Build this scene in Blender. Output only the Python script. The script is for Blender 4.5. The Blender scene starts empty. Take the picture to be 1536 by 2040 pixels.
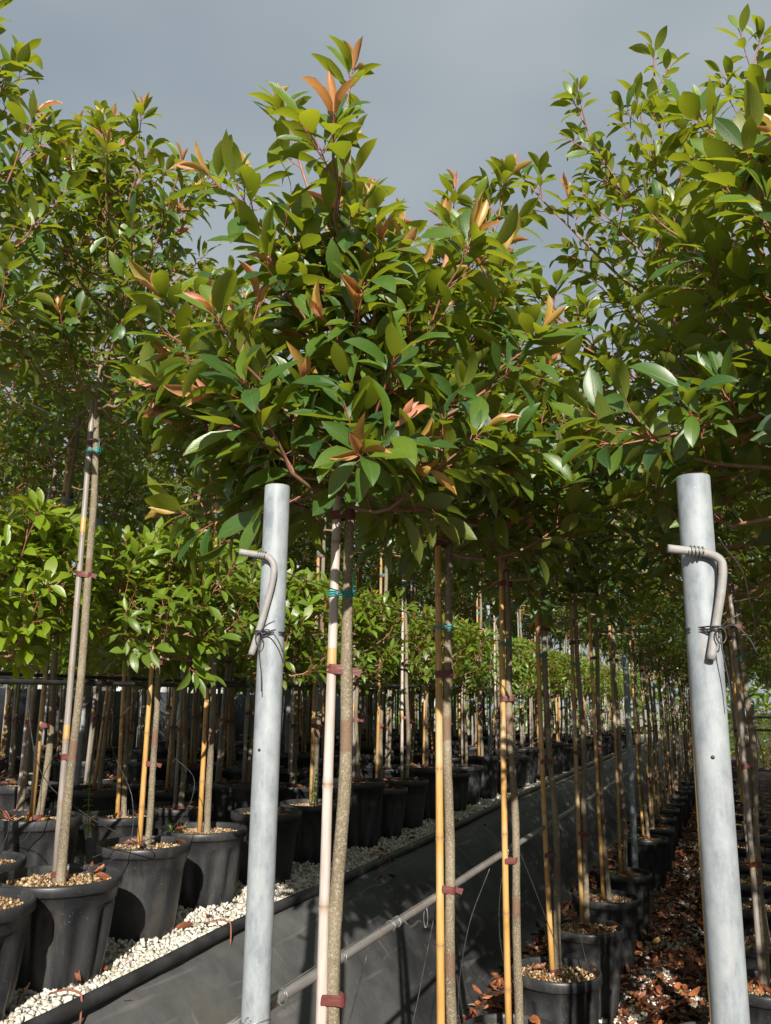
import bpy, math, random
import numpy as np
from mathutils import Vector, Matrix
from mathutils.bvhtree import BVHTree

S = bpy.context.scene
COL = S.collection
rng = np.random.default_rng(11)
random.seed(11)

# ------------------------------------------------------------------ camera
F_PX, CX, CY = 1695.0, 768.0, 1020.0          # focal length in photograph pixels (1536 x 2040)
CAM_R = np.array([[0.92961, 0.06935, 0.36196], [0.36834, -0.20784, -0.90616], [0.01239, 0.97570, -0.21876]])
CAM_P = np.array([0.0, 0.0, 1.70])
cd = bpy.data.cameras.new('camera')
cam = bpy.data.objects.new('camera', cd)
COL.objects.link(cam)
cd.sensor_fit = 'VERTICAL'
cd.sensor_height = 36.0
cd.lens = 36.0 * F_PX / 2040.0
cd.clip_start = 0.02
cd.clip_end = 800.0
m4 = np.eye(4)
m4[:3, :3] = CAM_R
m4[:3, 3] = CAM_P
cam.matrix_world = Matrix(m4.tolist())
S.camera = cam
S.render.resolution_x, S.render.resolution_y = 771, 1024
S.view_settings.view_transform = 'Standard'
S.view_settings.look = 'None'
S.view_settings.gamma = 1.0
S.view_settings.use_curve_mapping = False
S.view_settings.exposure = 0.85

# ------------------------------------------------------------------ sky and sun
SUN_AZ, SUN_EL = math.radians(24), math.radians(27)     # light travels along the rows, drifting to -x
w = bpy.data.worlds.new('World')
S.world = w
w.use_nodes = True
wt = w.node_tree
wt.nodes.clear()


def N(t, kind, **kw):
    n = t.nodes.new(kind)
    for k, v in kw.items():
        if k in n.inputs.keys() if isinstance(k, str) else False:
            n.inputs[k].default_value = v
        else:
            setattr(n, k, v)
    return n


sky = N(wt, 'ShaderNodeTexSky', sky_type='NISHITA', sun_disc=False, sun_elevation=SUN_EL, sun_rotation=math.pi - SUN_AZ)
skyscale = N(wt, 'ShaderNodeMix', data_type='RGBA', blend_type='MULTIPLY')
skyscale.inputs[0].default_value = 1.0
wt.links.new(sky.outputs[0], skyscale.inputs[6])
skyscale.inputs[7].default_value = (0.04, 0.04, 0.04, 1)
tc = N(wt, 'ShaderNodeTexCoord')
mp = N(wt, 'ShaderNodeMapping')
mp.inputs['Scale'].default_value = (1.0, 1.0, 2.2)
wt.links.new(tc.outputs['Generated'], mp.inputs[0])
nz = N(wt, 'ShaderNodeTexNoise')
nz.inputs['Scale'].default_value = 1.9
nz.inputs['Detail'].default_value = 3.0
nz.inputs['Roughness'].default_value = 0.45
wt.links.new(mp.outputs[0], nz.inputs['Vector'])
cr = N(wt, 'ShaderNodeValToRGB')
cr.color_ramp.elements[0].position = 0.36
cr.color_ramp.elements[0].color = (0.180, 0.213, 0.241, 1)
cr.color_ramp.elements[1].position = 0.64
cr.color_ramp.elements[1].color = (0.263, 0.290, 0.306, 1)
wt.links.new(nz.outputs[0], cr.inputs[0])
cm = N(wt, 'ShaderNodeMix', data_type='RGBA')
cm.inputs[0].default_value = 0.9
wt.links.new(skyscale.outputs[2], cm.inputs[6])
wt.links.new(cr.outputs[0], cm.inputs[7])
bg = N(wt, 'ShaderNodeBackground')
bg.inputs[1].default_value = 1.0
wt.links.new(cm.outputs[2], bg.inputs[0])
wo = N(wt, 'ShaderNodeOutputWorld')
wt.links.new(bg.outputs[0], wo.inputs[0])

sd = bpy.data.lights.new('sun', 'SUN')
sd.energy = 5.0
sd.angle = math.radians(0.5)
sd.color = (1.0, 0.94, 0.84)
sun = bpy.data.objects.new('sun', sd)
COL.objects.link(sun)
LDIR = Vector((-math.sin(SUN_AZ) * math.cos(SUN_EL), math.cos(SUN_AZ) * math.cos(SUN_EL), -math.sin(SUN_EL)))
sun.rotation_euler = LDIR.to_track_quat('-Z', 'Y').to_euler()
sun.location = (3, -6, 8)


# ------------------------------------------------------------------ materials
def mat(name):
    m = bpy.data.materials.new(name)
    m.use_nodes = True
    t = m.node_tree
    b = t.nodes['Principled BSDF']
    return m, t, b


def ramp(t, fac, stops):
    r = t.nodes.new('ShaderNodeValToRGB')
    e = r.color_ramp.elements
    while len(e) < len(stops):
        e.new(0.5)
    for i, (p, c) in enumerate(stops):
        e[i].position = p
        e[i].color = (*c, 1)
    t.links.new(fac, r.inputs[0])
    return r.outputs[0]


def noise(t, scale, detail=4, rough=0.55, stretch=None, coord='Object'):
    c = t.nodes.new('ShaderNodeTexCoord')
    n = t.nodes.new('ShaderNodeTexNoise')
    n.inputs['Scale'].default_value = scale
    n.inputs['Detail'].default_value = detail
    n.inputs['Roughness'].default_value = rough
    out = c.outputs[coord]
    if stretch:
        mpn = t.nodes.new('ShaderNodeMapping')
        mpn.inputs['Scale'].default_value = stretch
        t.links.new(out, mpn.inputs[0])
        out = mpn.outputs[0]
    t.links.new(out, n.inputs['Vector'])
    return n.outputs[0]


def mixc(t, fac, a, b, blend='MIX'):
    mx = t.nodes.new('ShaderNodeMix')
    mx.data_type = 'RGBA'
    mx.blend_type = blend
    for sock, v in ((mx.inputs[0], fac), (mx.inputs[6], a), (mx.inputs[7], b)):
        if isinstance(v, (int, float)):
            sock.default_value = v
        elif isinstance(v, tuple):
            sock.default_value = (*v, 1)
        else:
            t.links.new(v, sock)
    return mx.outputs[2]


def math_n(t, op, a, b=0.0):
    n = t.nodes.new('ShaderNodeMath')
    n.operation = op
    for s, v in ((n.inputs[0], a), (n.inputs[1], b)):
        if isinstance(v, (int, float)):
            s.default_value = v
        else:
            t.links.new(v, s)
    return n.outputs[0]


def bump(t, b, h, strength=0.3, dist=0.01):
    n = t.nodes.new('ShaderNodeBump')
    n.inputs['Strength'].default_value = strength
    n.inputs['Distance'].default_value = dist
    t.links.new(h, n.inputs['Height'])
    t.links.new(n.outputs[0], b.inputs['Normal'])


def maprange(t, v, a, b, c, d):
    n = t.nodes.new('ShaderNodeMapRange')
    t.links.new(v, n.inputs[0])
    for i, x in enumerate((a, b, c, d)):
        n.inputs[i + 1].default_value = x
    return n.outputs[0]


def simple(name, stops, scale, rough=0.7, bumps=0.2, bscale=None, spec=0.3, stretch=None, metal=0.0, bdist=0.004, objvar=0.0):
    m, t, b = mat(name)
    n = noise(t, scale, stretch=stretch)
    col = ramp(t, n, stops)
    if objvar:
        oi = t.nodes.new('ShaderNodeObjectInfo')
        v = maprange(t, oi.outputs['Random'], 0, 1, 1 - objvar, 1 + objvar)
        hsv = t.nodes.new('ShaderNodeHueSaturation')
        t.links.new(v, hsv.inputs['Value'])
        t.links.new(col, hsv.inputs['Color'])
        col = hsv.outputs[0]
    t.links.new(col, b.inputs['Base Color'])
    b.inputs['Roughness'].default_value = rough
    b.inputs['Specular IOR Level'].default_value = spec
    b.inputs['Metallic'].default_value = metal
    if bumps:
        bump(t, b, noise(t, bscale or scale * 3, stretch=stretch), bumps, bdist)
    return m


def leaf_material():
    m, t, b = mat('leaf')
    at = t.nodes.new('ShaderNodeAttribute')
    at.attribute_name = 'leafcol'
    sep = t.nodes.new('ShaderNodeSeparateColor')
    t.links.new(at.outputs['Color'], sep.inputs[0])
    tint, young, pet = sep.outputs[0], sep.outputs[1], sep.outputs[2]
    light = at.outputs['Alpha']
    uv = t.nodes.new('ShaderNodeUVMap')
    sx = t.nodes.new('ShaderNodeSeparateXYZ')
    t.links.new(uv.outputs[0], sx.inputs[0])
    across, along = sx.outputs[0], sx.outputs[1]
    aabs = math_n(t, 'ABSOLUTE', across)
    # midrib and side veins
    rib = maprange(t, aabs, 0.015, 0.07, 1, 0)
    vph = math_n(t, 'ADD', math_n(t, 'MULTIPLY', along, 70.0), math_n(t, 'MULTIPLY', aabs, -42.0))
    vein = maprange(t, math_n(t, 'SINE', vph), 0.75, 1.0, 0, 1)
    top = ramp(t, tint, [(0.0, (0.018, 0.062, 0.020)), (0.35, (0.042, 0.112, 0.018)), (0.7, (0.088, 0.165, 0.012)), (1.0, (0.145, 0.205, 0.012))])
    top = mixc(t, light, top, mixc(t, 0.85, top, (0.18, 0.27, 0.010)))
    und = ramp(t, tint, [(0.0, (0.105, 0.145, 0.020)), (1.0, (0.185, 0.215, 0.016))])
    yng = ramp(t, young, [(0.0, (0.12, 0.16, 0.02)), (0.3, (0.46, 0.34, 0.07)), (0.6, (0.54, 0.29, 0.08)), (0.85, (0.58, 0.24, 0.12)), (1.0, (0.66, 0.27, 0.21))])
    isy = maprange(t, young, 0.05, 0.3, 0, 1)
    blot = noise(t, 40, 3)
    geo = t.nodes.new('ShaderNodeNewGeometry')
    base = mixc(t, geo.outputs['Backfacing'], top, und)
    base = mixc(t, isy, base, yng)
    base = mixc(t, math_n(t, 'MULTIPLY', rib, 0.55), base, mixc(t, 0.5, base, (0.22, 0.24, 0.06)))
    base = mixc(t, math_n(t, 'MULTIPLY', vein, 0.16), base, (0.14, 0.2, 0.05))
    base = mixc(t, 1.0, base, ramp(t, blot, [(0.3, (0.8, 0.8, 0.8)), (0.7, (1.15, 1.15, 1.1))]), 'MULTIPLY')
    base = mixc(t, pet, base, (0.26, 0.055, 0.045))
    t.links.new(base, b.inputs['Base Color'])
    ro = mixc(t, geo.outputs['Backfacing'], (0.40, 0.40, 0.40), (0.52, 0.52, 0.52))
    t.links.new(ro, b.inputs['Roughness'])
    b.inputs['Specular IOR Level'].default_value = 0.9
    bn = t.nodes.new('ShaderNodeBump')
    bn.inputs['Strength'].default_value = 0.25
    bn.inputs['Distance'].default_value = 0.002
    hgt = math_n(t, 'ADD', math_n(t, 'MULTIPLY', rib, -1.0), math_n(t, 'MULTIPLY', vein, -0.35))
    t.links.new(hgt, bn.inputs['Height'])
    t.links.new(bn.outputs[0], b.inputs['Normal'])
    tr = t.nodes.new('ShaderNodeBsdfTranslucent')
    tcol = ramp(t, tint, [(0.0, (0.18, 0.25, 0.014)), (1.0, (0.42, 0.46, 0.02))])
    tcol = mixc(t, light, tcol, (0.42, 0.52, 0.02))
    tcol = mixc(t, isy, tcol, mixc(t, 0.4, yng, (0.75, 0.35, 0.08)))
    t.links.new(tcol, tr.inputs[0])
    ms = t.nodes.new('ShaderNodeMixShader')
    fac = math_n(t, 'MULTIPLY', math_n(t, 'SUBTRACT', 1.0, pet), 0.40)
    t.links.new(fac, ms.inputs[0])
    t.links.new(b.outputs[0], ms.inputs[1])
    t.links.new(tr.outputs[0], ms.inputs[2])
    t.links.new(ms.outputs[0], t.nodes['Material Output'].inputs[0])
    return m


def dead_leaf_material():
    m, t, b = mat('dead_leaf')
    at = t.nodes.new('ShaderNodeAttribute')
    at.attribute_name = 'leafcol'
    sep = t.nodes.new('ShaderNodeSeparateColor')
    t.links.new(at.outputs['Color'], sep.inputs[0])
    col = ramp(t, sep.outputs[0], [(0.0, (0.05, 0.022, 0.014)), (0.35, (0.12, 0.042, 0.02)), (0.65, (0.23, 0.072, 0.028)), (0.85, (0.34, 0.12, 0.04)), (1.0, (0.46, 0.33, 0.06))])
    col = mixc(t, 1.0, col, ramp(t, noise(t, 60), [(0.3, (0.55, 0.55, 0.55)), (0.7, (1.2, 1.2, 1.2))]), 'MULTIPLY')
    t.links.new(col, b.inputs['Base Color'])
    b.inputs['Roughness'].default_value = 0.5
    return m


def bark_material():
    m, t, b = mat('bark')
    n1 = noise(t, 9, stretch=(1, 1, 0.35))
    c1 = ramp(t, n1, [(0.36, (0.075, 0.053, 0.032)), (0.52, (0.14, 0.108, 0.066)), (0.66, (0.22, 0.185, 0.125))])
    n2 = noise(t, 210, 4, 0.8)
    c2 = mixc(t, maprange(t, n2, 0.50, 0.64, 0, 0.7), c1, (0.36, 0.335, 0.26))
    n3 = noise(t, 5, 1, 0.3, stretch=(0.4, 0.4, 1.5))
    c3 = mixc(t, maprange(t, n3, 0.58, 0.62, 0, 0.75), c2, (0.13, 0.07, 0.04))
    t.links.new(c3, b.inputs['Base Color'])
    b.inputs['Roughness'].default_value = 0.8
    bump(t, b, noise(t, 120, 4, 0.65, stretch=(1, 1, 0.6)), 0.5, 0.004)
    return m


def cane_material(name, base, alt, pale, bands=False):
    m, t, b = mat(name)
    n1 = noise(t, 14, stretch=(1, 1, 0.25))
    c = ramp(t, n1, [(0.3, base), (0.7, alt)])
    n2 = noise(t, 3.2, 2, 0.4, stretch=(0.3, 0.3, 1))
    c = mixc(t, maprange(t, n2, 0.5, 0.62, 0, 1), c, pale)
    if bands:
        n5 = noise(t, 6.5, 1, 0.2, stretch=(0, 0, 1))
        c = mixc(t, maprange(t, n5, 0.655, 0.66, 0, 0.85), c, (0.46, 0.28, 0.08))
    n3 = noise(t, 120, 3, 0.7, stretch=(1, 1, 0.08))
    c = mixc(t, 1.0, c, ramp(t, n3, [(0.3, (0.75, 0.72, 0.7)), (0.7, (1.08, 1.08, 1.08))]), 'MULTIPLY')
    at = t.nodes.new('ShaderNodeAttribute')
    at.attribute_name = 'node'
    c = mixc(t, math_n(t, 'MULTIPLY', at.outputs['Fac'], 0.75), c, (0.19, 0.11, 0.055))
    t.links.new(c, b.inputs['Base Color'])
    b.inputs['Roughness'].default_value = 0.42
    bump(t, b, n3, 0.12, 0.002)
    return m


def steel_material():
    m, t, b = mat('galvanised_steel')
    n1 = noise(t, 30, 6, 0.68, stretch=(1, 1, 0.5))
    c = ramp(t, n1, [(0.34, (0.155, 0.178, 0.200)), (0.5, (0.235, 0.258, 0.276)), (0.68, (0.30, 0.322, 0.335))])
    n2 = noise(t, 60, 4, 0.7, stretch=(1, 1, 0.06))
    c = mixc(t, maprange(t, n2, 0.55, 0.72, 0, 0.5), c, (0.30, 0.315, 0.325))
    n3 = noise(t, 30, 2, 0.5, stretch=(1, 1, 0.12))
    c = mixc(t, maprange(t, n3, 0.66, 0.74, 0, 0.5), c, (0.34, 0.26, 0.2))
    n4 = noise(t, 140, 2, 0.4)
    c = mixc(t, maprange(t, n4, 0.72, 0.80, 0, 0.45), c, (0.44, 0.45, 0.45))
    t.links.new(c, b.inputs['Base Color'])
    b.inputs['Metallic'].default_value = 0.08
    b.inputs['Specular IOR Level'].default_value = 0.3
    rr = ramp(t, n1, [(0.3, (0.52, 0.52, 0.52)), (0.7, (0.7, 0.7, 0.7))])
    t.links.new(rr, b.inputs['Roughness'])
    bump(t, b, n1, 0.12, 0.003)
    return m


def plastic_material():
    m, t, b = mat('black_pot_plastic')
    n1 = noise(t, 7, 5, 0.6, stretch=(1, 1, 0.5))
    c = ramp(t, n1, [(0.35, (0.015, 0.0157, 0.018)), (0.65, (0.027, 0.0275, 0.030))])
    sp = noise(t, 170, 2, 0.5)
    c = mixc(t, maprange(t, sp, 0.68, 0.74, 0, 0.7), c, (0.16, 0.15, 0.13))
    dirt = noise(t, 12, 4, 0.7, stretch=(1, 1, 0.3))
    c = mixc(t, maprange(t, dirt, 0.52, 0.75, 0, 0.5), c, (0.085, 0.075, 0.062))
    t.links.new(c, b.inputs['Base Color'])
    t.links.new(ramp(t, n1, [(0.3, (0.38, 0.38, 0.38)), (0.7, (0.55, 0.55, 0.55))]), b.inputs['Roughness'])
    b.inputs['Specular IOR Level'].default_value = 0.42
    bump(t, b, noise(t, 35, 4, 0.6), 0.08, 0.004)
    return m


def fabric_material():
    m, t, b = mat('weed_fabric')
    n1 = noise(t, 1.3, 7, 0.62)
    c = ramp(t, n1, [(0.36, (0.006, 0.006, 0.007)), (0.5, (0.014, 0.014, 0.015)), (0.68, (0.045, 0.045, 0.044))])
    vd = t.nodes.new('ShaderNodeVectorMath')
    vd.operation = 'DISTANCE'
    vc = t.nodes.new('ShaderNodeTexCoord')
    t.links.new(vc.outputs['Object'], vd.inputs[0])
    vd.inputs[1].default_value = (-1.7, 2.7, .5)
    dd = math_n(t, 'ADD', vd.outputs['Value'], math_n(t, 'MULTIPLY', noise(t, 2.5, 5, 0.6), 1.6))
    c = mixc(t, maprange(t, dd, 1.9, 2.5, 1, 0), c, ramp(t, noise(t, 9, 6, 0.7), [(0.3, (0.055, 0.055, 0.056)), (0.7, (0.095, 0.094, 0.092))]))  # pale dusty patch that also paints sunlight on the near bank into the colour
    n2 = noise(t, 26, 4, 0.7, stretch=(1.0, 0.10, 1.0))
    c = mixc(t, maprange(t, n2, 0.60, 0.72, 0, 0.3), c, (0.11, 0.11, 0.105))
    n3 = noise(t, 1.6, 3, 0.5)
    c = mixc(t, maprange(t, n3, 0.62, 0.70, 0, 0.3), c, (0.06, 0.056, 0.03))
    for sc_, st_ in ((34, (1.0, 0.045, 0.3)), (30, (0.08, 1.0, 0.08)), (22, (0.5, 0.03, 1.0))):
        ns = noise(t, sc_, 2, 0.5, stretch=st_)
        c = mixc(t, maprange(t, ns, 0.66, 0.70, 0, 0.4), c, mixc(t, 0.5, c, (0.22, 0.22, 0.21)))
    spk = noise(t, 260, 2, 0.5)
    c = mixc(t, maprange(t, spk, 0.68, 0.72, 0, 0.5), c, mixc(t, 0.5, c, (0.3, 0.29, 0.26)))
    t.links.new(c, b.inputs['Base Color'])
    b.inputs['Roughness'].default_value = 0.62
    cc = t.nodes.new('ShaderNodeTexCoord')
    wv = t.nodes.new('ShaderNodeTexWave')
    wv.bands_direction = 'Y'
    wv.inputs['Scale'].default_value = 140
    t.links.new(cc.outputs['Object'], wv.inputs[0])
    wv2 = t.nodes.new('ShaderNodeTexWave')
    wv2.bands_direction = 'Z'
    wv2.inputs['Scale'].default_value = 140
    t.links.new(cc.outputs['Object'], wv2.inputs[0])
    bump(t, b, math_n(t, 'ADD', wv.outputs['Fac'], wv2.outputs['Fac']), 0.2, 0.002)
    return m


def stones_ground_material(name, dark, lightc, scale):
    m, t, b = mat(name)
    c = t.nodes.new('ShaderNodeTexCoord')
    v = t.nodes.new('ShaderNodeTexVoronoi')
    v.inputs['Scale'].default_value = scale
    t.links.new(c.outputs['Object'], v.inputs['Vector'])
    sp = t.nodes.new('ShaderNodeSeparateColor')
    t.links.new(v.outputs['Color'], sp.inputs[0])
    col = ramp(t, sp.outputs[0], [(0.0, dark), (1.0, lightc)])
    big = noise(t, 1.3, 4)
    col = mixc(t, maprange(t, big, 0.35, 0.65, 0.2, 0.8), col, mixc(t, 0.6, col, dark))
    t.links.new(col, b.inputs['Base Color'])
    b.inputs['Roughness'].default_value = 0.9
    bump(t, b, v.outputs['Distance'], 0.8, 0.012)
    return m


def stone_material(name, stops):
    m, t, b = mat(name)
    at = t.nodes.new('ShaderNodeAttribute')
    at.attribute_name = 'rnd'
    col = ramp(t, at.outputs['Fac'], stops)
    col = mixc(t, 1.0, col, ramp(t, noise(t, 90, 3), [(0.3, (0.78, 0.77, 0.75)), (0.7, (1.08, 1.08, 1.07))]), 'MULTIPLY')
    t.links.new(col, b.inputs['Base Color'])
    b.inputs['Roughness'].default_value = 0.85
    b.inputs['Specular IOR Level'].default_value = 0.25
    return m


M = dict(
    leaf=leaf_material(), dead=dead_leaf_material(), bark=bark_material(),
    twig=simple('twig_bark', [(0.3, (0.15, 0.075, 0.05)), (0.55, (0.23, 0.13, 0.085)), (0.75, (0.28, 0.19, 0.12))], 18, 0.6, 0.2),
    shoot=simple('red_shoot', [(0.3, (0.24, 0.065, 0.05)), (0.7, (0.33, 0.10, 0.065))], 20, 0.5, 0.0),
    cane_o=cane_material('bamboo_orange', (0.42, 0.225, 0.06), (0.52, 0.32, 0.11), (0.50, 0.35, 0.18)),
    cane_t=cane_material('bamboo_tan', (0.32, 0.185, 0.06), (0.40, 0.26, 0.105), (0.36, 0.285, 0.19)),
    cane_p=cane_material('bamboo_weathered', (0.37, 0.315, 0.285), (0.49, 0.43, 0.395), (0.47, 0.41, 0.375), True),
    cane_g=cane_material('bamboo_grey', (0.19, 0.17, 0.15), (0.27, 0.24, 0.215), (0.24, 0.222, 0.205), True),
    cane_s=cane_material('bamboo_silver', (0.155, 0.15, 0.145), (0.23, 0.225, 0.22), (0.20, 0.195, 0.19)),
    tape=simple('red_tape', [(0.3, (0.085, 0.024, 0.021)), (0.7, (0.14, 0.040, 0.034))], 30, 0.45, 0.25, 60, stretch=(1, 1, 4)),
    string=simple('cyan_string', [(0.3, (0.0, 0.26, 0.27)), (0.7, (0.01, 0.38, 0.38))], 60, 0.45, 0.0),
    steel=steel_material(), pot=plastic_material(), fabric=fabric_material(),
    rod=simple('galvanised_rod', [(0.3, (0.21, 0.20, 0.195)), (0.7, (0.29, 0.28, 0.272))], 40, 0.62, 0.2, metal=0.05),
    wire=simple('steel_wire', [(0.3, (0.16, 0.16, 0.16)), (0.7, (0.30, 0.30, 0.29))], 50, 0.4, 0.0, metal=0.6),
    dwire=simple('black_wire', [(0.3, (0.02, 0.02, 0.022)), (0.7, (0.06, 0.06, 0.06))], 50, 0.35, 0.0),
    pipe=simple('black_pipe', [(0.35, (0.016, 0.016, 0.017)), (0.65, (0.04, 0.04, 0.041))], 9, 0.5, 0.1),
    rust=simple('rusty_iron', [(0.3, (0.16, 0.05, 0.03)), (0.7, (0.26, 0.11, 0.08))], 60, 0.8, 0.2),
    soil=simple('potting_soil', [(0.3, (0.045, 0.026, 0.014)), (0.5, (0.15, 0.085, 0.04)), (0.7, (0.30, 0.19, 0.09))], 60, 0.95, 0.9, 90, bdist=0.012),
    pumice=stone_material('pumice', [(0.0, (0.13, 0.07, 0.033)), (0.4, (0.28, 0.18, 0.09)), (0.75, (0.42, 0.31, 0.18)), (1.0, (0.54, 0.45, 0.32))]),
    chips=stone_material('limestone_chips', [(0.0, (0.32, 0.275, 0.21)), (0.25, (0.50, 0.465, 0.40)), (0.7, (0.62, 0.59, 0.52)), (1.0, (0.72, 0.70, 0.65))]),
    gravel_ground=stones_ground_material('gravel_bed', (0.16, 0.14, 0.11), (0.50, 0.46, 0.38), 55),
    earth=stones_ground_material('leafy_earth', (0.022, 0.013, 0.009), (0.13, 0.055, 0.028), 28),
    weed=simple('weed_green', [(0.3, (0.07, 0.16, 0.02)), (0.7, (0.14, 0.28, 0.035))], 30, 0.5, 0.0),
    wall=simple('pale_sheeting', [(0.3, (0.50, 0.52, 0.54)), (0.7, (0.66, 0.67, 0.68))], 2, 0.6, 0.0),
    tarp=simple('dark_mesh', [(0.3, (0.02, 0.025, 0.03)), (0.7, (0.05, 0.06, 0.07))], 4, 0.8, 0.0),
)


# ------------------------------------------------------------------ mesh helpers
def mesh_np(name, v, tris=None, quads=None, mats=(), smooth=True, attrs=None, uv=None, matidx=None):
    me = bpy.data.meshes.new(name)
    v = np.asarray(v, np.float32).reshape(-1, 3)
    loops, starts, n = [], [], 0
    for arr, k in ((tris, 3), (quads, 4)):
        if arr is not None and len(arr):
            a = np.asarray(arr, np.int32).reshape(-1, k)
            loops.append(a.ravel())
            starts.append(np.arange(len(a), dtype=np.int32) * k + n)
            n += a.size
    loops = np.concatenate(loops)
    starts = np.concatenate(starts)
    me.vertices.add(len(v))
    me.vertices.foreach_set('co', v.ravel())
    me.loops.add(len(loops))
    me.loops.foreach_set('vertex_index', loops)
    me.polygons.add(len(starts))
    me.polygons.foreach_set('loop_start', starts)
    for m in mats:
        me.materials.append(m)
    if matidx is not None:
        me.polygons.foreach_set('material_index', np.asarray(matidx, np.int32))
    if smooth:
        me.polygons.foreach_set('use_smooth', np.ones(len(starts), bool))
    if attrs:
        for k, a in attrs.items():
            a = np.asarray(a, np.float32)
            if a.ndim == 1:
                at = me.attributes.new(k, 'FLOAT', 'POINT')
                at.data.foreach_set('value', a)
            else:
                at = me.attributes.new(k, 'FLOAT_COLOR', 'POINT')
                at.data.foreach_set('color', a.ravel())
    if uv is not None:
        l = me.uv_layers.new(name='UVMap')
        l.data.foreach_set('uv', np.asarray(uv, np.float32)[loops].ravel())
    me.update(calc_edges=True)
    me.validate()
    return me


def link(name, me, parent=None, loc=None, mw=None):
    o = bpy.data.objects.new(name, me)
    COL.objects.link(o)
    if parent is not None:
        o.parent = parent
    if mw is not None:
        o.matrix_local = mw
    elif loc is not None:
        o.location = loc
    return o


def tag(o, label, cat, group=None, kind=None):
    if label:
        o['label'] = label
    if cat:
        o['category'] = cat
    if group:
        o['group'] = group
    if kind:
        o['kind'] = kind
    return o


class Acc:
    """collects vertices, triangles and quads of one mesh"""
    def __init__(self):
        self.v, self.t, self.q, self.n = [], [], [], 0
        self.a = []

    def add(self, v, t=None, q=None, a=0.0):
        v = np.asarray(v, float).reshape(-1, 3)
        self.v.append(v)
        if t is not None and len(t):
            self.t.append(np.asarray(t, int).reshape(-1, 3) + self.n)
        if q is not None and len(q):
            self.q.append(np.asarray(q, int).reshape(-1, 4) + self.n)
        self.a.append(np.full(len(v), a) if np.isscalar(a) else np.asarray(a))
        self.n += len(v)

    def tube(self, pts, rad, seg=6, cap=True, a=0.0):
        pts = np.asarray(pts, float)
        k = len(pts)
        rad = np.full(k, rad) if np.isscalar(rad) else np.asarray(rad, float)
        tan = np.gradient(pts, axis=0)
        tan /= np.linalg.norm(tan, axis=1)[:, None] + 1e-12
        ref = np.array([0.0, 0.0, 1.0]) if abs(tan[0][2]) < 0.9 else np.array([1.0, 0.0, 0.0])
        u = np.cross(tan[0], ref)
        u /= np.linalg.norm(u)
        vs = []
        th = np.arange(seg) * 2 * math.pi / seg
        for i in range(k):
            u = u - tan[i] * np.dot(u, tan[i])
            u /= np.linalg.norm(u) + 1e-12
            w_ = np.cross(tan[i], u)
            vs.append(pts[i] + rad[i] * (np.cos(th)[:, None] * u + np.sin(th)[:, None] * w_))
        vs = np.concatenate(vs)
        i, j = np.meshgrid(np.arange(k - 1), np.arange(seg), indexing='ij')
        i, j = i.ravel(), j.ravel()
        j2 = (j + 1) % seg
        q = np.stack([i * seg + j, i * seg + j2, (i + 1) * seg + j2, (i + 1) * seg + j], 1)
        t = []
        if cap:
            c0, c1 = len(vs), len(vs) + 1
            vs = np.concatenate([vs, pts[:1], pts[-1:]])
            for s in range(seg):
                t.append((c0, (s + 1) % seg, s))
                t.append((c1, (k - 1) * seg + s, (k - 1) * seg + (s + 1) % seg))
        if not np.isscalar(a):
            a = np.concatenate([np.repeat(a, seg), [a[0], a[-1]] if cap else []])
        self.add(vs, t, q, a)

    def box(self, lo, hi):
        x0, y0, z0 = lo
        x1, y1, z1 = hi
        v = [(x0, y0, z0), (x1, y0, z0), (x1, y1, z0), (x0, y1, z0), (x0, y0, z1), (x1, y0, z1), (x1, y1, z1), (x0, y1, z1)]
        self.add(v, None, [(0, 3, 2, 1), (4, 5, 6, 7), (0, 1, 5, 4), (1, 2, 6, 5), (2, 3, 7, 6), (3, 0, 4, 7)])

    def mesh(self, name, m, smooth=True, attr=None):
        return mesh_np(name, np.concatenate(self.v), np.concatenate(self.t) if self.t else None,
                       np.concatenate(self.q) if self.q else None, (m,), smooth,
                       {attr: np.concatenate(self.a)} if attr else None)


def norm(a):
    a = np.asarray(a, float)
    return a / (np.linalg.norm(a, axis=-1, keepdims=True) + 1e-12)


def spline(pts, n):
    """Catmull-Rom through the points"""
    p = np.asarray(pts, float)
    p = np.concatenate([[2 * p[0] - p[1]], p, [2 * p[-1] - p[-2]]])
    out = []
    m = len(p) - 3
    for t in np.linspace(0, m - 1e-6, n):
        i = int(t)
        f = t - i
        a, b, c, d = p[i:i + 4]
        out.append(0.5 * (2 * b + (c - a) * f + (2 * a - 5 * b + 4 * c - d) * f * f + (3 * b - 3 * c + d - a) * f ** 3))
    return np.array(out)


# ------------------------------------------------------------------ ground, bed, bank
BED_Z, BED_X, GZ = 0.77, -2.00, 0.13


def grid_mesh(name, xs, ys, zf, m):
    X, Y = np.meshgrid(xs, ys, indexing='xy')
    Z = zf(X, Y)
    v = np.stack([X, Y, Z], -1).reshape(-1, 3)
    nx, ny = len(xs), len(ys)
    i, j = np.meshgrid(np.arange(ny - 1), np.arange(nx - 1), indexing='ij')
    i, j = i.ravel(), j.ravel()
    q = np.stack([i * nx + j, i * nx + j + 1, (i + 1) * nx + j + 1, (i + 1) * nx + j], 1)
    return mesh_np(name, v, None, q, (m,))


def wob(X, Y, s=1.0):
    return (np.sin(X * 3.1 * s + Y * 1.7 * s) + np.sin(X * 1.3 * s - Y * 2.9 * s + 1.0) + np.sin(X * 5.3 * s + Y * 4.1 * s + 2.0) * 0.5) / 2.5


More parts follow.
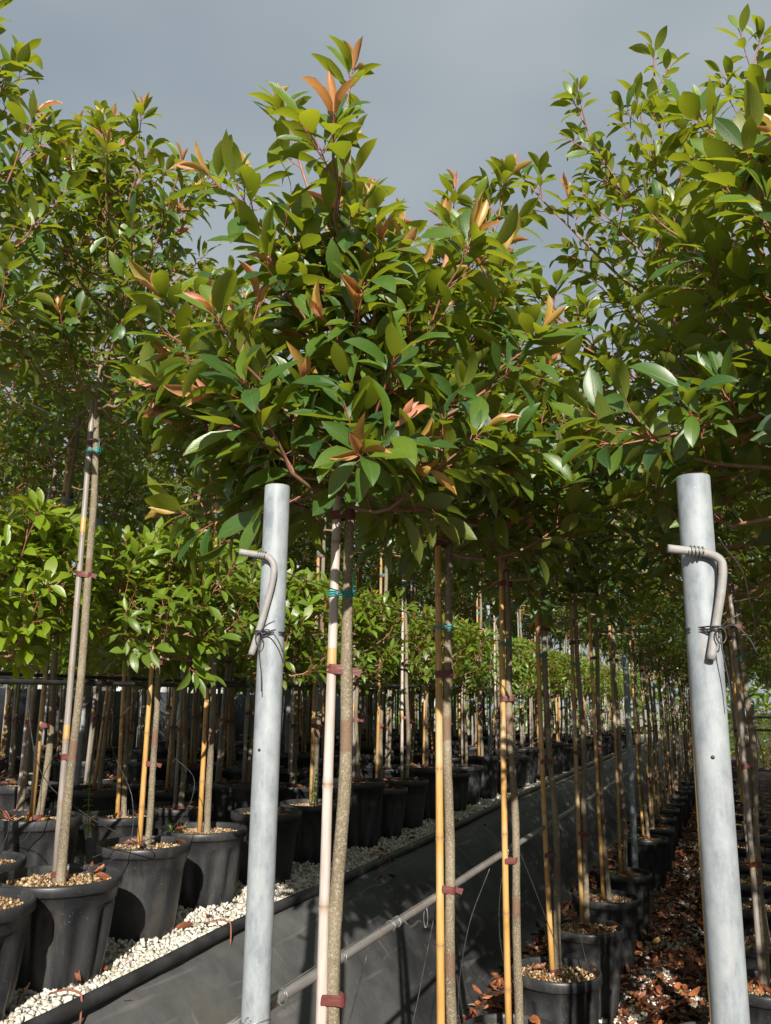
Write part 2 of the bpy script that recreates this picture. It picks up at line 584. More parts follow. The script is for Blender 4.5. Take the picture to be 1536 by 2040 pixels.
g = link('ground', grid_mesh('ground', np.concatenate([[-1.7], np.linspace(-1.4, 3, 30), [8, 30, 150]]),
                             np.concatenate([[-60, -10], np.linspace(-2, 30, 120), [60, 250]]),
                             lambda X, Y: GZ + 0.012 * wob(X, Y, 1.5) * (np.abs(X) < 4) * (np.abs(Y) < 40), M['earth']))
tag(g, None, None, kind='structure')
g = link('raised_bed', grid_mesh('raised_bed', np.concatenate([[-200, -30], np.linspace(-9, BED_X, 40)]),
                                 np.concatenate([[-60, -8], np.linspace(-2, 26, 120), [60, 250]]),
                                 lambda X, Y: BED_Z + 0.008 * wob(X, Y, 1.2) * (X > -9) * (X < BED_X - 0.01), M['gravel_ground']))
tag(g, None, None, kind='structure')
# bank: profile from the bed edge down to the foot, wrinkled
prof = np.array([(-2.02, .775), (-1.955, .772), (-1.89, .745), (-1.81, .675), (-1.73, .585), (-1.65, .485), (-1.57, .38), (-1.49, .27), (-1.42, .18), (-1.35, .149), (-1.25, .143)])
pi_ = np.linspace(0, len(prof) - 1, 26)
px = np.interp(pi_, range(len(prof)), prof[:, 0])
pz = np.interp(pi_, range(len(prof)), prof[:, 1])
ys = np.concatenate([[-30, -6], np.linspace(-1, 26, 340), [60, 200]])
vv = []
for y in ys:
    amp = np.sin(np.linspace(0, math.pi, 26)) ** 0.7
    d = (0.024 * np.sin(y * 1.9 + px * 4) + 0.014 * np.sin(y * 5.3 - px * 9 + 1.3) + 0.008 * np.sin(y * 13 + px * 17) + 0.004 * np.sin(y * 29 - px * 31)) * amp if -1 <= y <= 26 else 0 * amp
    vv.append(np.stack([px + d * 0.7, np.full(26, y), pz + d * 0.6], 1))
nx, ny = 26, len(ys)
i, j = np.meshgrid(np.arange(ny - 1), np.arange(nx - 1), indexing='ij')
i, j = i.ravel(), j.ravel()
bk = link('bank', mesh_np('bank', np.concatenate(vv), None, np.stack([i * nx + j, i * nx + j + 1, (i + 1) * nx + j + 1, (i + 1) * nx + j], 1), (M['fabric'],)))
tag(bk, 'black woven weed fabric over the bank below the raised bed', None, kind='structure')


def bank_z(x):
    return np.interp(x, prof[:, 0], prof[:, 1])


# loose stones: jittered angular chips
CUBE_V = np.array([(-1, -1, -1), (1, -1, -1), (1, 1, -1), (-1, 1, -1), (-1, -1, 1), (1, -1, 1), (1, 1, 1), (-1, 1, 1)], float)
CUBE_T = np.array([(0, 2, 1), (0, 3, 2), (4, 5, 6), (4, 6, 7), (0, 1, 5), (0, 5, 4), (1, 2, 6), (1, 6, 5), (2, 3, 7), (2, 7, 6), (3, 0, 4), (3, 4, 7)])


def rot_rand(n, r):
    q = norm(r.normal(size=(n, 4)))
    w_, x, y, z = q.T
    return np.stack([np.stack([1 - 2 * (y * y + z * z), 2 * (x * y - z * w_), 2 * (x * z + y * w_)], -1),
                     np.stack([2 * (x * y + z * w_), 1 - 2 * (x * x + z * z), 2 * (y * z - x * w_)], -1),
                     np.stack([2 * (x * z - y * w_), 2 * (y * z + x * w_), 1 - 2 * (x * x + y * y)], -1)], 1)


def stones_mesh(name, pos, size, m, r):
    n = len(pos)
    b = CUBE_V[None] * (1 + r.uniform(-.45, .25, (n, 8, 3)))
    b = b / np.linalg.norm(b, axis=2, keepdims=True) ** 0.35
    b = b * (np.asarray(size)[:, None, None] * 0.5) * r.uniform(.6, 1.15, (n, 1, 3))
    b = np.einsum('nij,nvj->nvi', rot_rand(n, r), b)
    v = b + pos[:, None, :]
    t = CUBE_T[None] + (np.arange(n) * 8)[:, None, None]
    rn = np.repeat(r.uniform(0, 1, n), 8)
    return mesh_np(name, v, t, None, (m,), False, {'rnd': rn})


r1 = np.random.default_rng(3)
n = 22000
gy = 1.6 + 10 * r1.uniform(0, 1, n) ** 1.6
gx = -1.985 - .66 * r1.uniform(0, 1, n) ** 1.5 - .012 * np.clip(gy - 3, 0, 9)
pos = np.stack([gx, gy, BED_Z + r1.uniform(0.0, 0.016, n)], 1)
gs = r1.uniform(.008, .022, n) * np.where(r1.uniform(0, 1, n) < .08, 1.5, 1)
o = link('gravel', stones_mesh('bed_gravel', pos, gs, M['chips'], r1))
tag(o, 'pale limestone gravel along the edge of the raised bed', 'gravel', kind='stuff')
n = 3000
gy = 3.6 + 11 * r1.uniform(0, 1, n) ** 1.3
pc = r1.integers(0, 13, n)
cy_ = np.array([4.75, 5.3, 5.75, 6.5, 6.9, 7.7, 8.3, 9.2, 10.1, 11, 12, 13.2, 5.05])
cx_ = np.array([-.50, -.30, -.55, -.52, -.25, -.5, -.35, -.5, -.4, -.5, -.4, -.45, -.60])
gx = cx_[pc] + .075 * r1.normal(size=n)
gy = cy_[pc] + .16 * r1.normal(size=n)
pos = np.stack([gx, gy, GZ + r1.uniform(-.002, 0.012, n)], 1)
o = link('gravel', stones_mesh('path_gravel', pos, r1.uniform(.012, .030, n), M['chips'], r1))
tag(o, 'white gravel showing through dead leaves on the narrow path', 'gravel', kind='stuff')

# ------------------------------------------------------------------ leaves
ST = np.array([0, .09, .22, .38, .55, .71, .85, .94, 1.0])
HW = np.array([.012, .082, .150, .192, .202, .170, .100, .043, .0])


def leaf_shape(wid=1.0, fold=.35, bend=.6, twist=.0, wave=.0, ripple=0.0, petiole=True, st=ST, hw=HW):
    """one blade along +Y, upper side +Z, length 1, petiole behind the origin"""
    k = len(st)
    ang = bend * (st ** 1.3)
    seg = np.diff(st, prepend=0)
    y = np.cumsum(seg * np.cos(ang))
    z = -np.cumsum(seg * np.sin(ang))
    V, UV, pet = [], [], []
    for i in range(k):
        nrm = np.array([0, math.sin(ang[i]), math.cos(ang[i])])
        side = np.array([1.0, 0, 0])
        tw = twist * st[i]
        s2 = side * math.cos(tw) + nrm * math.sin(tw)
        n2 = nrm * math.cos(tw) - side * math.sin(tw)
        c = np.array([wave * math.sin(st[i] * 5), y[i], z[i]])
        rows = (0,) if i == k - 1 else (-1, 0, 1)
        for sgn in rows:
            h = hw[i] * wid
            lift = h * math.tan(fold) * abs(sgn) + ripple * abs(sgn) * math.sin(st[i] * 17 + sgn)
            V.append(c + s2 * sgn * h * math.cos(fold) + n2 * lift)
            UV.append((sgn * (h / .19 if h else 0), st[i]))
            pet.append(0)
    q, t = [], []
    for i in range(k - 2):
        a, b = i * 3, (i + 1) * 3
        q += [(a, a + 1, b + 1, b), (a + 1, a + 2, b + 2, b + 1)]
    a, tip = (k - 2) * 3, (k - 1) * 3
    t += [(a, a + 1, tip), (a + 1, a + 2, tip)]
    if petiole:
        n0 = len(V)
        for yy, rr in ((-.16, .012), (.03, .009)):
            for th in (0.5, 2.6, 4.7):
                V.append((rr * math.cos(th), yy, -.006 + rr * math.sin(th) + (.0 if yy > 0 else -.015)))
                UV.append((1, 0))
                pet.append(1)
        for s in range(3):
            q.append((n0 + s, n0 + (s + 1) % 3, n0 + 3 + (s + 1) % 3, n0 + 3 + s))
    return dict(v=np.array(V), q=np.array(q), t=np.array(t), uv=np.array(UV), pet=np.array(pet, float))


rs = np.random.default_rng(5)
LEAVES = [leaf_shape(rs.uniform(.85, 1.15), rs.uniform(.12, .5), rs.uniform(.05, 1.0), rs.uniform(-.5, .5), rs.uniform(-.03, .03), rs.uniform(0, .012)) for _ in range(12)]
YOUNG = [leaf_shape(rs.uniform(.72, .95), rs.uniform(.5, .95), rs.uniform(.1, .9) * rs.choice([-1, 1], p=[.2, .8]), rs.uniform(-.7, .7), 0, .012) for _ in range(6)]
ST2 = np.array([0, .3, .62, 1.0])
HW2 = np.array([.03, .16, .165, 0])
FARL = [leaf_shape(rs.uniform(.95, 1.2), rs.uniform(.1, .5), rs.uniform(.1, .9), rs.uniform(-.4, .4), petiole=False, st=ST2, hw=HW2) for _ in range(5)]
DEADL = [leaf_shape(rs.uniform(.75, 1.1), rs.uniform(-.2, 1.0), rs.uniform(-1.2, 1.6), rs.uniform(-1.0, 1.0), rs.uniform(-.06, .06), .03, petiole=False,
                    st=ST[[0, 2, 3, 4, 5, 6, 8]], hw=HW[[0, 2, 3, 4, 5, 6, 8]]) for _ in range(8)]


def leaves_mesh(name, shapes, pos, fr, ln, var, col, m):
    """pos (n,3), fr (n,3,3) columns = width, along, normal; ln length; var index; col (n,4)"""
    V, T, Q, U, C = [], [], [], [], []
    off = 0
    for k, s in enumerate(shapes):
        idx = np.where(var == k)[0]
        if not len(idx):
            continue
        nv = len(s['v'])
        v = np.einsum('nij,vj->nvi', fr[idx], s['v']) * ln[idx][:, None, None] + pos[idx][:, None, :]
        base = off + np.arange(len(idx)) * nv
        V.append(v.reshape(-1, 3))
        if len(s['t']):
            T.append((s['t'][None] + base[:, None, None]).reshape(-1, 3))
        Q.append((s['q'][None] + base[:, None, None]).reshape(-1, 4))
        U.append(np.tile(s['uv'], (len(idx), 1)))
        c = np.repeat(col[idx], nv, axis=0)
        c[:, 2] = np.tile(s['pet'], len(idx))
        C.append(c)
        off += nv * len(idx)
    return mesh_np(name, np.concatenate(V), np.concatenate(T), np.concatenate(Q), (m,), True, {'leafcol': np.concatenate(C)}, np.concatenate(U))


def single_leaf(name, s, col, m):
    c = np.tile(np.array(col, float), (len(s['v']), 1))
    c[:, 2] = s['pet']
    return mesh_np(name, s['v'], s['t'], s['q'], (m,), True, {'leafcol': c}, s['uv'])


TINTS = np.linspace(.05, .95, 6)
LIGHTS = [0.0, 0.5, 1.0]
ONE = {}
for li, lv in enumerate(LIGHTS):
    for k in range(12):
        for ti, tv in enumerate(TINTS):
            if (k + ti) % 2 == 0:
                ONE[('m', k, ti, li)] = single_leaf('leaf', LEAVES[k], (tv, 0, 0, lv), M['leaf'])
YV = [.25, .5, .75, 1.0]
for k in range(6):
    for yi, yv in enumerate(YV):
        ONE[('y', k, yi)] = single_leaf('young_leaf', YOUNG[k], (.6, yv, 0, 0), M['leaf'])


# ------------------------------------------------------------------ tree growth
def frames(d, upv):
    d = norm(d)
    z = norm(upv - d * np.sum(d * upv, -1, keepdims=True))
    x = np.cross(d, z)
    return np.stack([x, d, z], -1)


def grow(seed, zb, zt, rad, nl=24, L=.098, young=.14, leaders=1, off=(0, 0), extra=(), density=1.0, light=0, droop=.0, cone=0.0, tipyoung=.6):
    """limbs, twigs and leaves of one crown in the tree's own coordinates (z up from the ground)"""
    r = np.random.default_rng(seed)
    H = zt - zb
    ox, oy = off
    tips = [(ox + r.normal() * .03, oy + r.normal() * .03, zt - .09)]
    for _ in range(leaders - 1):
        a = r.uniform(0, 6.28)
        tips.append((ox + .16 * math.cos(a), oy + .16 * math.sin(a), zt - r.uniform(.18, .34)))
    leader = spline([(0, 0, zb - .25), (ox * .2 + r.normal() * .008, oy * .2 + r.normal() * .008, zb + .05), (ox * .7, oy * .7, zb + H * .5), tips[0]], 14)
    lead_r = np.interp(leader[:, 2], [zb - .25, zb + .1, zb + .3 * H, zt], [.0125, .010, .007, .0028])
    limbs = []
    lf = dict(p=[], d=[], u=[], l=[], y=[], t=[])

    def leaf(p, d, u, l, y, t):
        lf['p'].append(p); lf['d'].append(d); lf['u'].append(u); lf['l'].append(l); lf['y'].append(y); lf['t'].append(t)

    def rosette(p0, d, ln, n, high, isyoung, shade):
        """leaves along one shoot"""
        d = norm(d)
        a = np.cross(d, [0.31, .77, .2])
        a = norm(a)
        b = np.cross(d, a)
        ph = r.uniform(0, 6.28)
        ny = r.integers(3, 5) if isyoung else 0
        for k in range(n + ny):
            s = (k + .6) / (n + ny)
            ph += 2.4 + r.normal() * .25
            yg = k >= n
            tilt = (1.25 - .75 * s + r.normal() * .18) if not yg else r.uniform(.12, .6)
            rad_ = a * math.cos(ph) + b * math.sin(ph)
            dd = d * math.cos(tilt) + rad_ * math.sin(tilt)
            if not yg:
                dd = dd + np.array([0, 0, -droop - .30 * r.uniform(0, 1) * (1 - high)])
            dd = norm(dd)
            up = norm(d * .7 - dd * .2 + np.array([0, 0, .62]) + np.array([.14, -.30, .2]) + r.normal(size=3) * .38)
            if yg:
                up = norm(d - rad_ * 1.2 + r.normal(size=3) * .2)
            base = p0 + d * ln * (.30 + .70 * s)
            l = L * r.uniform(.74, 1.2) * (.8 if s < .2 else 1) * (r.uniform(.58, .98) if yg else 1)
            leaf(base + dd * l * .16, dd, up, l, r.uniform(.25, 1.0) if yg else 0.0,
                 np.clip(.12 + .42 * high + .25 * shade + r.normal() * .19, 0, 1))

    def shoot(acc, p0, d, ln, r0, n, high, isyoung, shade):
        p1 = p0 + d * ln * .5
        d2 = norm(d + np.array([0, 0, .22]))
        p2 = p1 + d2 * ln * .55
        acc.tube([p0, p1, p2], [r0, r0 * .75, r0 * .5], 4, False, [0.4, .7, 1.0])
        rosette(p0, norm(p2 - p0), ln * 1.03, n, high, isyoung, shade)

    def limb(p0, p2, bulge, r0, high, yp, slim=False):
        acc = Acc()
        d = p2 - p0
        ln = np.linalg.norm(d)
        p1 = p0 + d * .5 + np.array([0, 0, bulge]) + r.normal(size=3) * .015
        pts = spline([p0, p1, p2], 9)
        pts[1:-1] += r.normal(size=(7, 3)) * .004
        acc.tube(pts, np.linspace(r0, .0024, 9), 6, False, np.linspace(0, .6, 9))
        nt = max(2, int(ln / (.050 + .022 * high) * density))
        nt = 4 if slim else nt
        for k in range(nt):
            s = .22 + .76 * (k + r.uniform(.1, .9)) / nt
            i = min(int(s * 8), 7)
            base = pts[i] + (pts[i + 1] - pts[i]) * (s * 8 - i)
            tg = norm(pts[i + 1] - pts[i])
            sd = norm(np.cross(tg, norm(r.normal(size=3))))
            dd = norm(tg * .55 + sd * .75 + np.array([0, 0, .38]) + r.normal(size=3) * .12)
            shoot(acc, base, dd, r.uniform(.07, .15) * (1.15 - .4 * s) * (1 + .35 * high) * (.45 if slim else 1), .0022, 3 if slim else int(r.integers(5, 9)), high, r.uniform() < yp * .35, s)
        tg = norm(pts[-1] - pts[-3])
        shoot(acc, pts[-1], tg, r.uniform(.05, .09), .0024, int(r.integers(7, 10)), high, r.uniform() < yp * 1.6, 1.0)
        limbs.append(acc)

    def leadpt(z):
        return np.array([np.interp(z, leader[:, 2], leader[:, i]) for i in range(3)])

    for k in range(nl):
        s = ((k + .5) / nl) ** 1.1
        z0 = zb - .02 + s * H * (.78 - .30 * cone)
        p0 = leadpt(z0)
        az = k * 2.399 + r.normal() * .25
        pr = ((1 - cone) * np.interp(s, [0, .12, .3, .6, .85, 1], [.82, .98, 1.0, .78, .48, .30]) + cone * np.interp(s, [0, .12, .3, .5, .7, 1], [.9, 1.0, .92, .62, .36, .16])) * rad * r.uniform(.72, 1.12)
        rise = pr * np.interp(s, [0, .3, .7, 1], [.22, .62, 1.0, 1.5]) * r.uniform(.75, 1.3)
        rise = min(rise, zt - .12 - z0, zb + H * (.90 - .28 * cone) - z0 + r.uniform(-.05, .05))
        p2 = p0 + np.array([math.cos(az) * pr, math.sin(az) * pr, rise])
        limb(p0, p2, -.02 - .03 * (1 - s) + rise * -.05, .0068 * (1 - .5 * s), s, young * (.5 + s))
    for e in extra:                                     # named limbs: start height, tip (x, y, z)
        p0 = leadpt(e[0])
        limb(p0, np.array(e[1:4], float), -.02, .006, float(np.clip((e[3] - zb) / H, 0, 1)), 1.0 if len(e) > 4 and e[4] else young, len(e) > 4 and e[4] == 2)
    tips = [np.array(tp) for tp in tips]
    tip0 = tips[0]
    for tp in tips:
        acc = Acc()
        path = leader
        if tp is not tip0:
            q0 = leadpt(zb + H * .55)
            path = spline([q0, (q0 + tp) / 2 + np.array([0, 0, -.03]), tp], 9)
            acc.tube(path, np.linspace(.005, .0025, 9), 5, False, np.linspace(.1, .7, 9))
        for k in range(5 if cone < .9 else 4):
            s = k / 5
            zz = tp[2] - (1 - s) * ((.26 + .16 * cone) if tp is tip0 else .2)
            base = np.array([np.interp(zz, path[:, 2], path[:, i]) for i in range(3)])
            a = r.uniform(0, 6.28)
            one = acc if tp is not tip0 else Acc()
            shoot(one, base, norm([math.cos(a) * .8, math.sin(a) * .8, .9 + .5 * cone]), r.uniform(.06, .12) * (1 - .4 * cone), .0022, 7 - int(3 * cone), 1.0, r.uniform() < young * 1.5, 1)
            if one is not acc:
                limbs.append(one)
        shoot(acc, tp, norm([r.normal() * .1, r.normal() * .1, 1]), .11, .003, 8, 1.0, r.uniform() < tipyoung, 1)
        limbs.append(acc)
    d = norm(np.array(lf['d']))
    nlv = len(d)
    out = dict(p=np.array(lf['p']), f=frames(d, np.array(lf['u'])), l=np.array(lf['l']), y=np.array(lf['y']), t=np.array(lf['t']),
               var=r.integers(0, 12, nlv), yvar=r.integers(0, 6, nlv), limbs=limbs, leader=leader, lead_r=lead_r, light=light)
    return out


def limb_mesh(acc):
    v = np.concatenate(acc.v)
    return mesh_np('limb', v, None, np.concatenate(acc.q), (M['twigmix'],), True, {'age': np.concatenate(acc.a)})


m_, t_, b_ = mat('limb_bark')
a_ = t_.nodes.new('ShaderNodeAttribute')
a_.attribute_name = 'age'
c_ = ramp(t_, a_.outputs['Fac'], [(0.0, (0.20, 0.135, 0.085)), (0.4, (0.23, 0.12, 0.08)), (0.75, (0.25, 0.075, 0.055)), (1.0, (0.30, 0.085, 0.06))])
c_ = mixc(t_, 1.0, c_, ramp(t_, noise(t_, 60), [(0.3, (0.75, 0.75, 0.75)), (0.7, (1.25, 1.25, 1.2))]), 'MULTIPLY')
t_.links.new(c_, b_.inputs['Base Color'])
b_.inputs['Roughness'].default_value = 0.55
M['twigmix'] = m_


# ------------------------------------------------------------------ shared meshes: pots, canes, tapes
def pot_mesh(R, H, fluted):
    seg = 72 if fluted else 40
    th = np.arange(seg) * 2 * math.pi / seg
    rb = R * .73
    prof_ = [(0, .002), (rb * .96, .0), (rb, .006), (rb + (R * .93 - rb) * .35, H * .30), (rb + (R * .93 - rb) * .72, H * .68), (R * .895, H * .765), (R * .925, H * .79), (R * .94, H * .885),
             (R * .985, H * .892), (R * 1.0, H * .905), (R * 1.0, H * .975), (R * .985, H * .995), (R * .965, H * 1.0), (R * .945, H * .99), (R * .93, H * .96), (R * .90, H * .80)]
    vs = []
    for k, (rr, zz) in enumerate(prof_):
        fl = np.zeros(seg)
        if fluted and 2 <= k <= 5:
            fl = -.0095 * np.clip(np.sin(th * 12) * 2.5, -1, 1) * (.35 if k == 5 else 1.0)
        vs.append(np.stack([(rr + fl) * np.cos(th), (rr + fl) * np.sin(th), np.full(seg, zz)], 1))
    v = np.concatenate(vs)
    k = len(prof_)
    i, j = np.meshgrid(np.arange(k - 1), np.arange(seg), indexing='ij')
    i, j = i.ravel(), j.ravel()
    j2 = (j + 1) % seg
    q = np.stack([i * seg + j, i * seg + j2, (i + 1) * seg + j2, (i + 1) * seg + j], 1)
    return mesh_np('pot', v, None, q, (M['pot'],))


def soil_mesh(R, z):
    v, q = [(0, 0, z + .012)], []
    seg = 28
    rg = np.random.default_rng(2)
    rings = [.25, .5, .75, 1.0]
    for a in rings:
        for s in range(seg):
            th = s * 2 * math.pi / seg
            v.append((R * a * math.cos(th), R * a * math.sin(th), z + .010 * (1 - a * a) + rg.normal() * .0035 * (a < .99)))
    t = [(0, 1 + s, 1 + (s + 1) % seg) for s in range(seg)]
    for k in range(3):
        for s in range(seg):
            a, b = 1 + k * seg, 1 + (k + 1) * seg
            q.append((a + s, b + s, b + (s + 1) % seg, a + (s + 1) % seg))
    return mesh_np('soil', v, t, q, (M['soil'],))


def pebble_mesh(R, z, n, seed):
    r = np.random.default_rng(seed)
    a = r.uniform(0, 6.28, n)
    rr = R * np.sqrt(r.uniform(0.02, .95, n))
    pos = np.stack([rr * np.cos(a), rr * np.sin(a), z + .012 * (1 - (rr / R) ** 2) + r.uniform(0, .005, n)], 1)
    return stones_mesh('pebbles', pos, r.uniform(.005, .015, n), M['pumice'], r)


def litter_in_pot(R, z, n, seed):
    r = np.random.default_rng(seed)
    a = r.uniform(0, 6.28, n)
    rr = R * np.sqrt(r.uniform(.05, .85, n))
    pos = np.stack([rr * np.cos(a), rr * np.sin(a), z + .022 + r.uniform(0, .012, n)], 1)
    d = norm(np.stack([np.cos(a * 3.7), np.sin(a * 3.7), r.normal(size=n) * .15], 1))
    fr = frames(d, norm(np.array([0, 0, 1.0]) + r.normal(size=(n, 3)) * .35))
    col = np.stack([r.uniform(.3, .95, n), np.zeros(n), np.zeros(n), np.zeros(n)], 1)
    return leaves_mesh('dead_leaves', DEADL, pos, fr, r.uniform(.04, .08, n), r.integers(0, 8, n), col, M['dead'])


POTS = {}
for key, R, H, fl in (('fluted', .21, .335, True), ('smooth', .19, .355, False), ('tall', .20, .42, True), ('deep', .205, .41, False)):
    POTS[key] = dict(pot=pot_mesh(R, H, fl), soil=soil_mesh(R * .93, H - .035), peb=[pebble_mesh(R * .9, H - .034, 420, s) for s in (1, 2)],
                     lit=[litter_in_pot(R * .8, H - .035, k, s) for s, k in ((4, 7), (5, 16), (6, 4))], H=H, R=R)


def cane_mesh(h, seed, m, r0=.0125):
    r = np.random.default_rng(seed)
    pts, rad, nd = [], [], []
    z = 0.0
    k = 0
    bx, by = r.uniform(-.006, .006, 2)
    nodes = []
    while z < h:
        nodes.append(z)
        z += r.uniform(.19, .30)
    zs = {0.0: (1, 0), h: (1, 0)}
    for nz_ in nodes[1:]:
        for dz, f, a in ((-.018, .985, 0), (-.007, 1.04, .15), (-.002, 1.13, .7), (.0025, 1.0, 1.0), (.007, 1.07, .35), (.020, 1.0, 0)):
            if 0 < nz_ + dz < h:
                zs[nz_ + dz] = (f, a)
    for z in sorted(zs):
        f, a = zs[z]
        tp = 1 - .18 * z / h
        pts.append((bx * math.sin(z * 2.2), by * math.sin(z * 1.7 + 1) , z))
        rad.append(r0 * f * tp)
        nd.append(a)
    acc = Acc()
    acc.tube(pts, rad, 14, True, np.array(nd))
    return acc.mesh('cane', m, True, 'node')


def trunk_points(h, seed, amp=.010):
    r = np.random.default_rng(seed)
    zs = np.linspace(0, h, 26)
    a, b, c, d = r.uniform(0, 6.28, 4)
    x = amp * (np.sin(zs * 3.1 + a) + .5 * np.sin(zs * 7.7 + b))
    y = amp * (np.sin(zs * 2.7 + c) + .5 * np.sin(zs * 6.9 + d))
    e = np.clip((h - zs) / .5, 0, 1)
    x, y = x * e, y * e
    return np.stack([x - x[0] * 0, y, zs], 1)


def trunk_mesh(h, seed, r0=.0155, r1_=.0125, top=None, top_r=None, amp=.010):
    p = trunk_points(h, seed, amp)
    r = np.random.default_rng(seed + 7)
    rad = np.interp(p[:, 2], [0, .06, .3, h], [r0 * 1.35, r0 * 1.1, r0, r1_]) * (1 + r.normal(size=26) * .03)
    if top is not None:
        p = np.concatenate([p[:-3], top[2:]])
        rad = np.concatenate([rad[:-3], top_r[2:]])
    fine = spline(p, 90)
    fr = np.interp(np.linspace(0, len(p) - 1, 90), range(len(p)), rad) * (1 + np.random.default_rng(seed).normal(size=90) * .022)
    acc = Acc()
    acc.tube(fine, fr, 12, True)
    return acc.mesh('trunk', M['bark'])


def band_mesh(name, c1, r1b, c2, r2b, hgt, m, bulge=.0012, tail=False, seed=0):
    """a strap round two upright rods (hull of two circles) in the xy plane"""
    c1, c2 = np.array(c1, float), np.array(c2, float)
    d = c2 - c1
    ax = math.atan2(d[1], d[0])
    pts = []
    for k in range(9):
        th = ax + math.pi / 2 + math.pi * k / 8
        pts.append(c1 + (r1b + bulge) * np.array([math.cos(th), math.sin(th)]))
    for k in range(9):
        th = ax - math.pi / 2 + math.pi * k / 8
        pts.append(c2 + (r2b + bulge) * np.array([math.cos(th), math.sin(th)]))
    pts = np.array(pts)
    n_ = len(pts)
    r = np.random.default_rng(seed)
    rows = []
    for zz in (-.5, -.2, .2, .5):
        sh = .0006 * (1 if abs(zz) < .4 else 0)
        cen = pts.mean(0)
        pp = pts + norm(pts - cen) * (sh + r.normal(size=(n_, 1)) * .0004)
        rows.append(np.stack([pp[:, 0], pp[:, 1], zz * hgt + .003 * np.sin(np.arange(n_) * .7 + seed)], 1))
    v = np.concatenate(rows)
    q = []
    for a in range(3):
        for s in range(n_):
            q.append((a * n_ + s, a * n_ + (s + 1) % n_, (a + 1) * n_ + (s + 1) % n_, (a + 1) * n_ + s))
    acc = Acc()
    acc.add(v, None, q)
    if tail:
        e = pts[13]
        dv = norm(e - pts.mean(0))
        tl = np.array([dv[0], dv[1], -.2]) * .018
        b0 = np.array([e[0], e[1], .3 * hgt])
        b1 = np.array([e[0], e[1], -.35 * hgt])
        acc.add([b0, b1, b1 + tl + [0, 0, -.004], b0 + tl * 1.3], None, [(0, 1, 2, 3)])
    return acc.mesh(name, m)


CANE_H = 1.80
TR_OFF = np.array([.0135, .005])       # trunk sits beside the cane
CN_OFF = np.array([-.0145, -.006])
KINDS = [M['cane_o'], M['cane_t'], M['cane_p'], M['cane_g']]
CANES = [[cane_mesh(CANE_H + .03 * k, 30 + k * 4 + j, mm) for k in range(3)] for j, mm in enumerate(KINDS)]
CANES_S = [[cane_mesh(.96 + .03 * k, 60 + k * 4 + j, mm, .0115) for k in range(2)] for j, mm in enumerate(KINDS)]
TRUNKS = [trunk_mesh(1.95, 80 + k) for k in range(5)]
TRUNKS_S = [trunk_mesh(1.0, 90 + k, .0135, .012) for k in range(3)]
TAPES = [band_mesh('tape', CN_OFF, .0112, TR_OFF, .0136, .021, M['tape'], bulge=.0007, seed=k, tail=k == 3) for k in range(4)]


def string_mesh(seed):
    r = np.random.default_rng(seed)
    acc = Acc()
    for dz in (-.004, .001, .006):
        base = band_pts(CN_OFF, .0118, TR_OFF, .0145)
        z = dz + .006 * np.linspace(-1, 1, len(base)) * r.uniform(-.6, 1) + r.normal(size=len(base)) * .0006
        p = np.stack([base[:, 0], base[:, 1], z], 1)
        acc.tube(np.concatenate([p, p[:1]]), .0013, 5, False)
    e = np.array([TR_OFF[0] + .016, TR_OFF[1] - .008, 0])
    acc.tube(spline([e, e + (.004, -.004, .012), e + (.002, -.006, r.uniform(.025, .05))], 7), .0012, 5)
    acc.tube(spline([e, e + (-.003, -.006, -.008), e + (-.012, -.006, -.022)], 6), .0012, 5)
    return acc.mesh('string_tie', M['string'])


def band_pts(c1, r1b, c2, r2b):
    c1, c2 = np.array(c1), np.array(c2)
    d = c2 - c1
    ax = math.atan2(d[1], d[0])
    pts = []
    for k in range(9):
        th = ax + math.pi / 2 + math.pi * k / 8
        pts.append(c1 + (r1b + .0016) * np.array([math.cos(th), math.sin(th)]))
    for k in range(9):
        th = ax - math.pi / 2 + math.pi * k / 8
        pts.append(c2 + (r2b + .0016) * np.array([math.cos(th), math.sin(th)]))
    return np.array(pts)


STRINGS = [string_mesh(k) for k in range(3)]

# ------------------------------------------------------------------ trees
ORD = ['first', 'second', 'third', 'fourth', 'fifth', 'sixth', 'seventh', 'eighth', 'ninth', 'tenth', 'eleventh', 'twelfth', 'thirteenth', 'fourteenth', 'fifteenth',
       'sixteenth', 'seventeenth', 'eighteenth', 'nineteenth', 'twentieth']
NEAR = []          # trees whose largest leaves become parts of their own
FOLIAGE_LIGHT = {}


def tree_root(x, y, z0, label, group, rot):
    e = bpy.data.objects.new('potted_tree', None)
    COL.objects.link(e)
    e.empty_display_size = .1
    e.location = (x, y, z0)
    e.rotation_euler = (0, 0, rot)
    tag(e, label, 'tree', group)
    return e


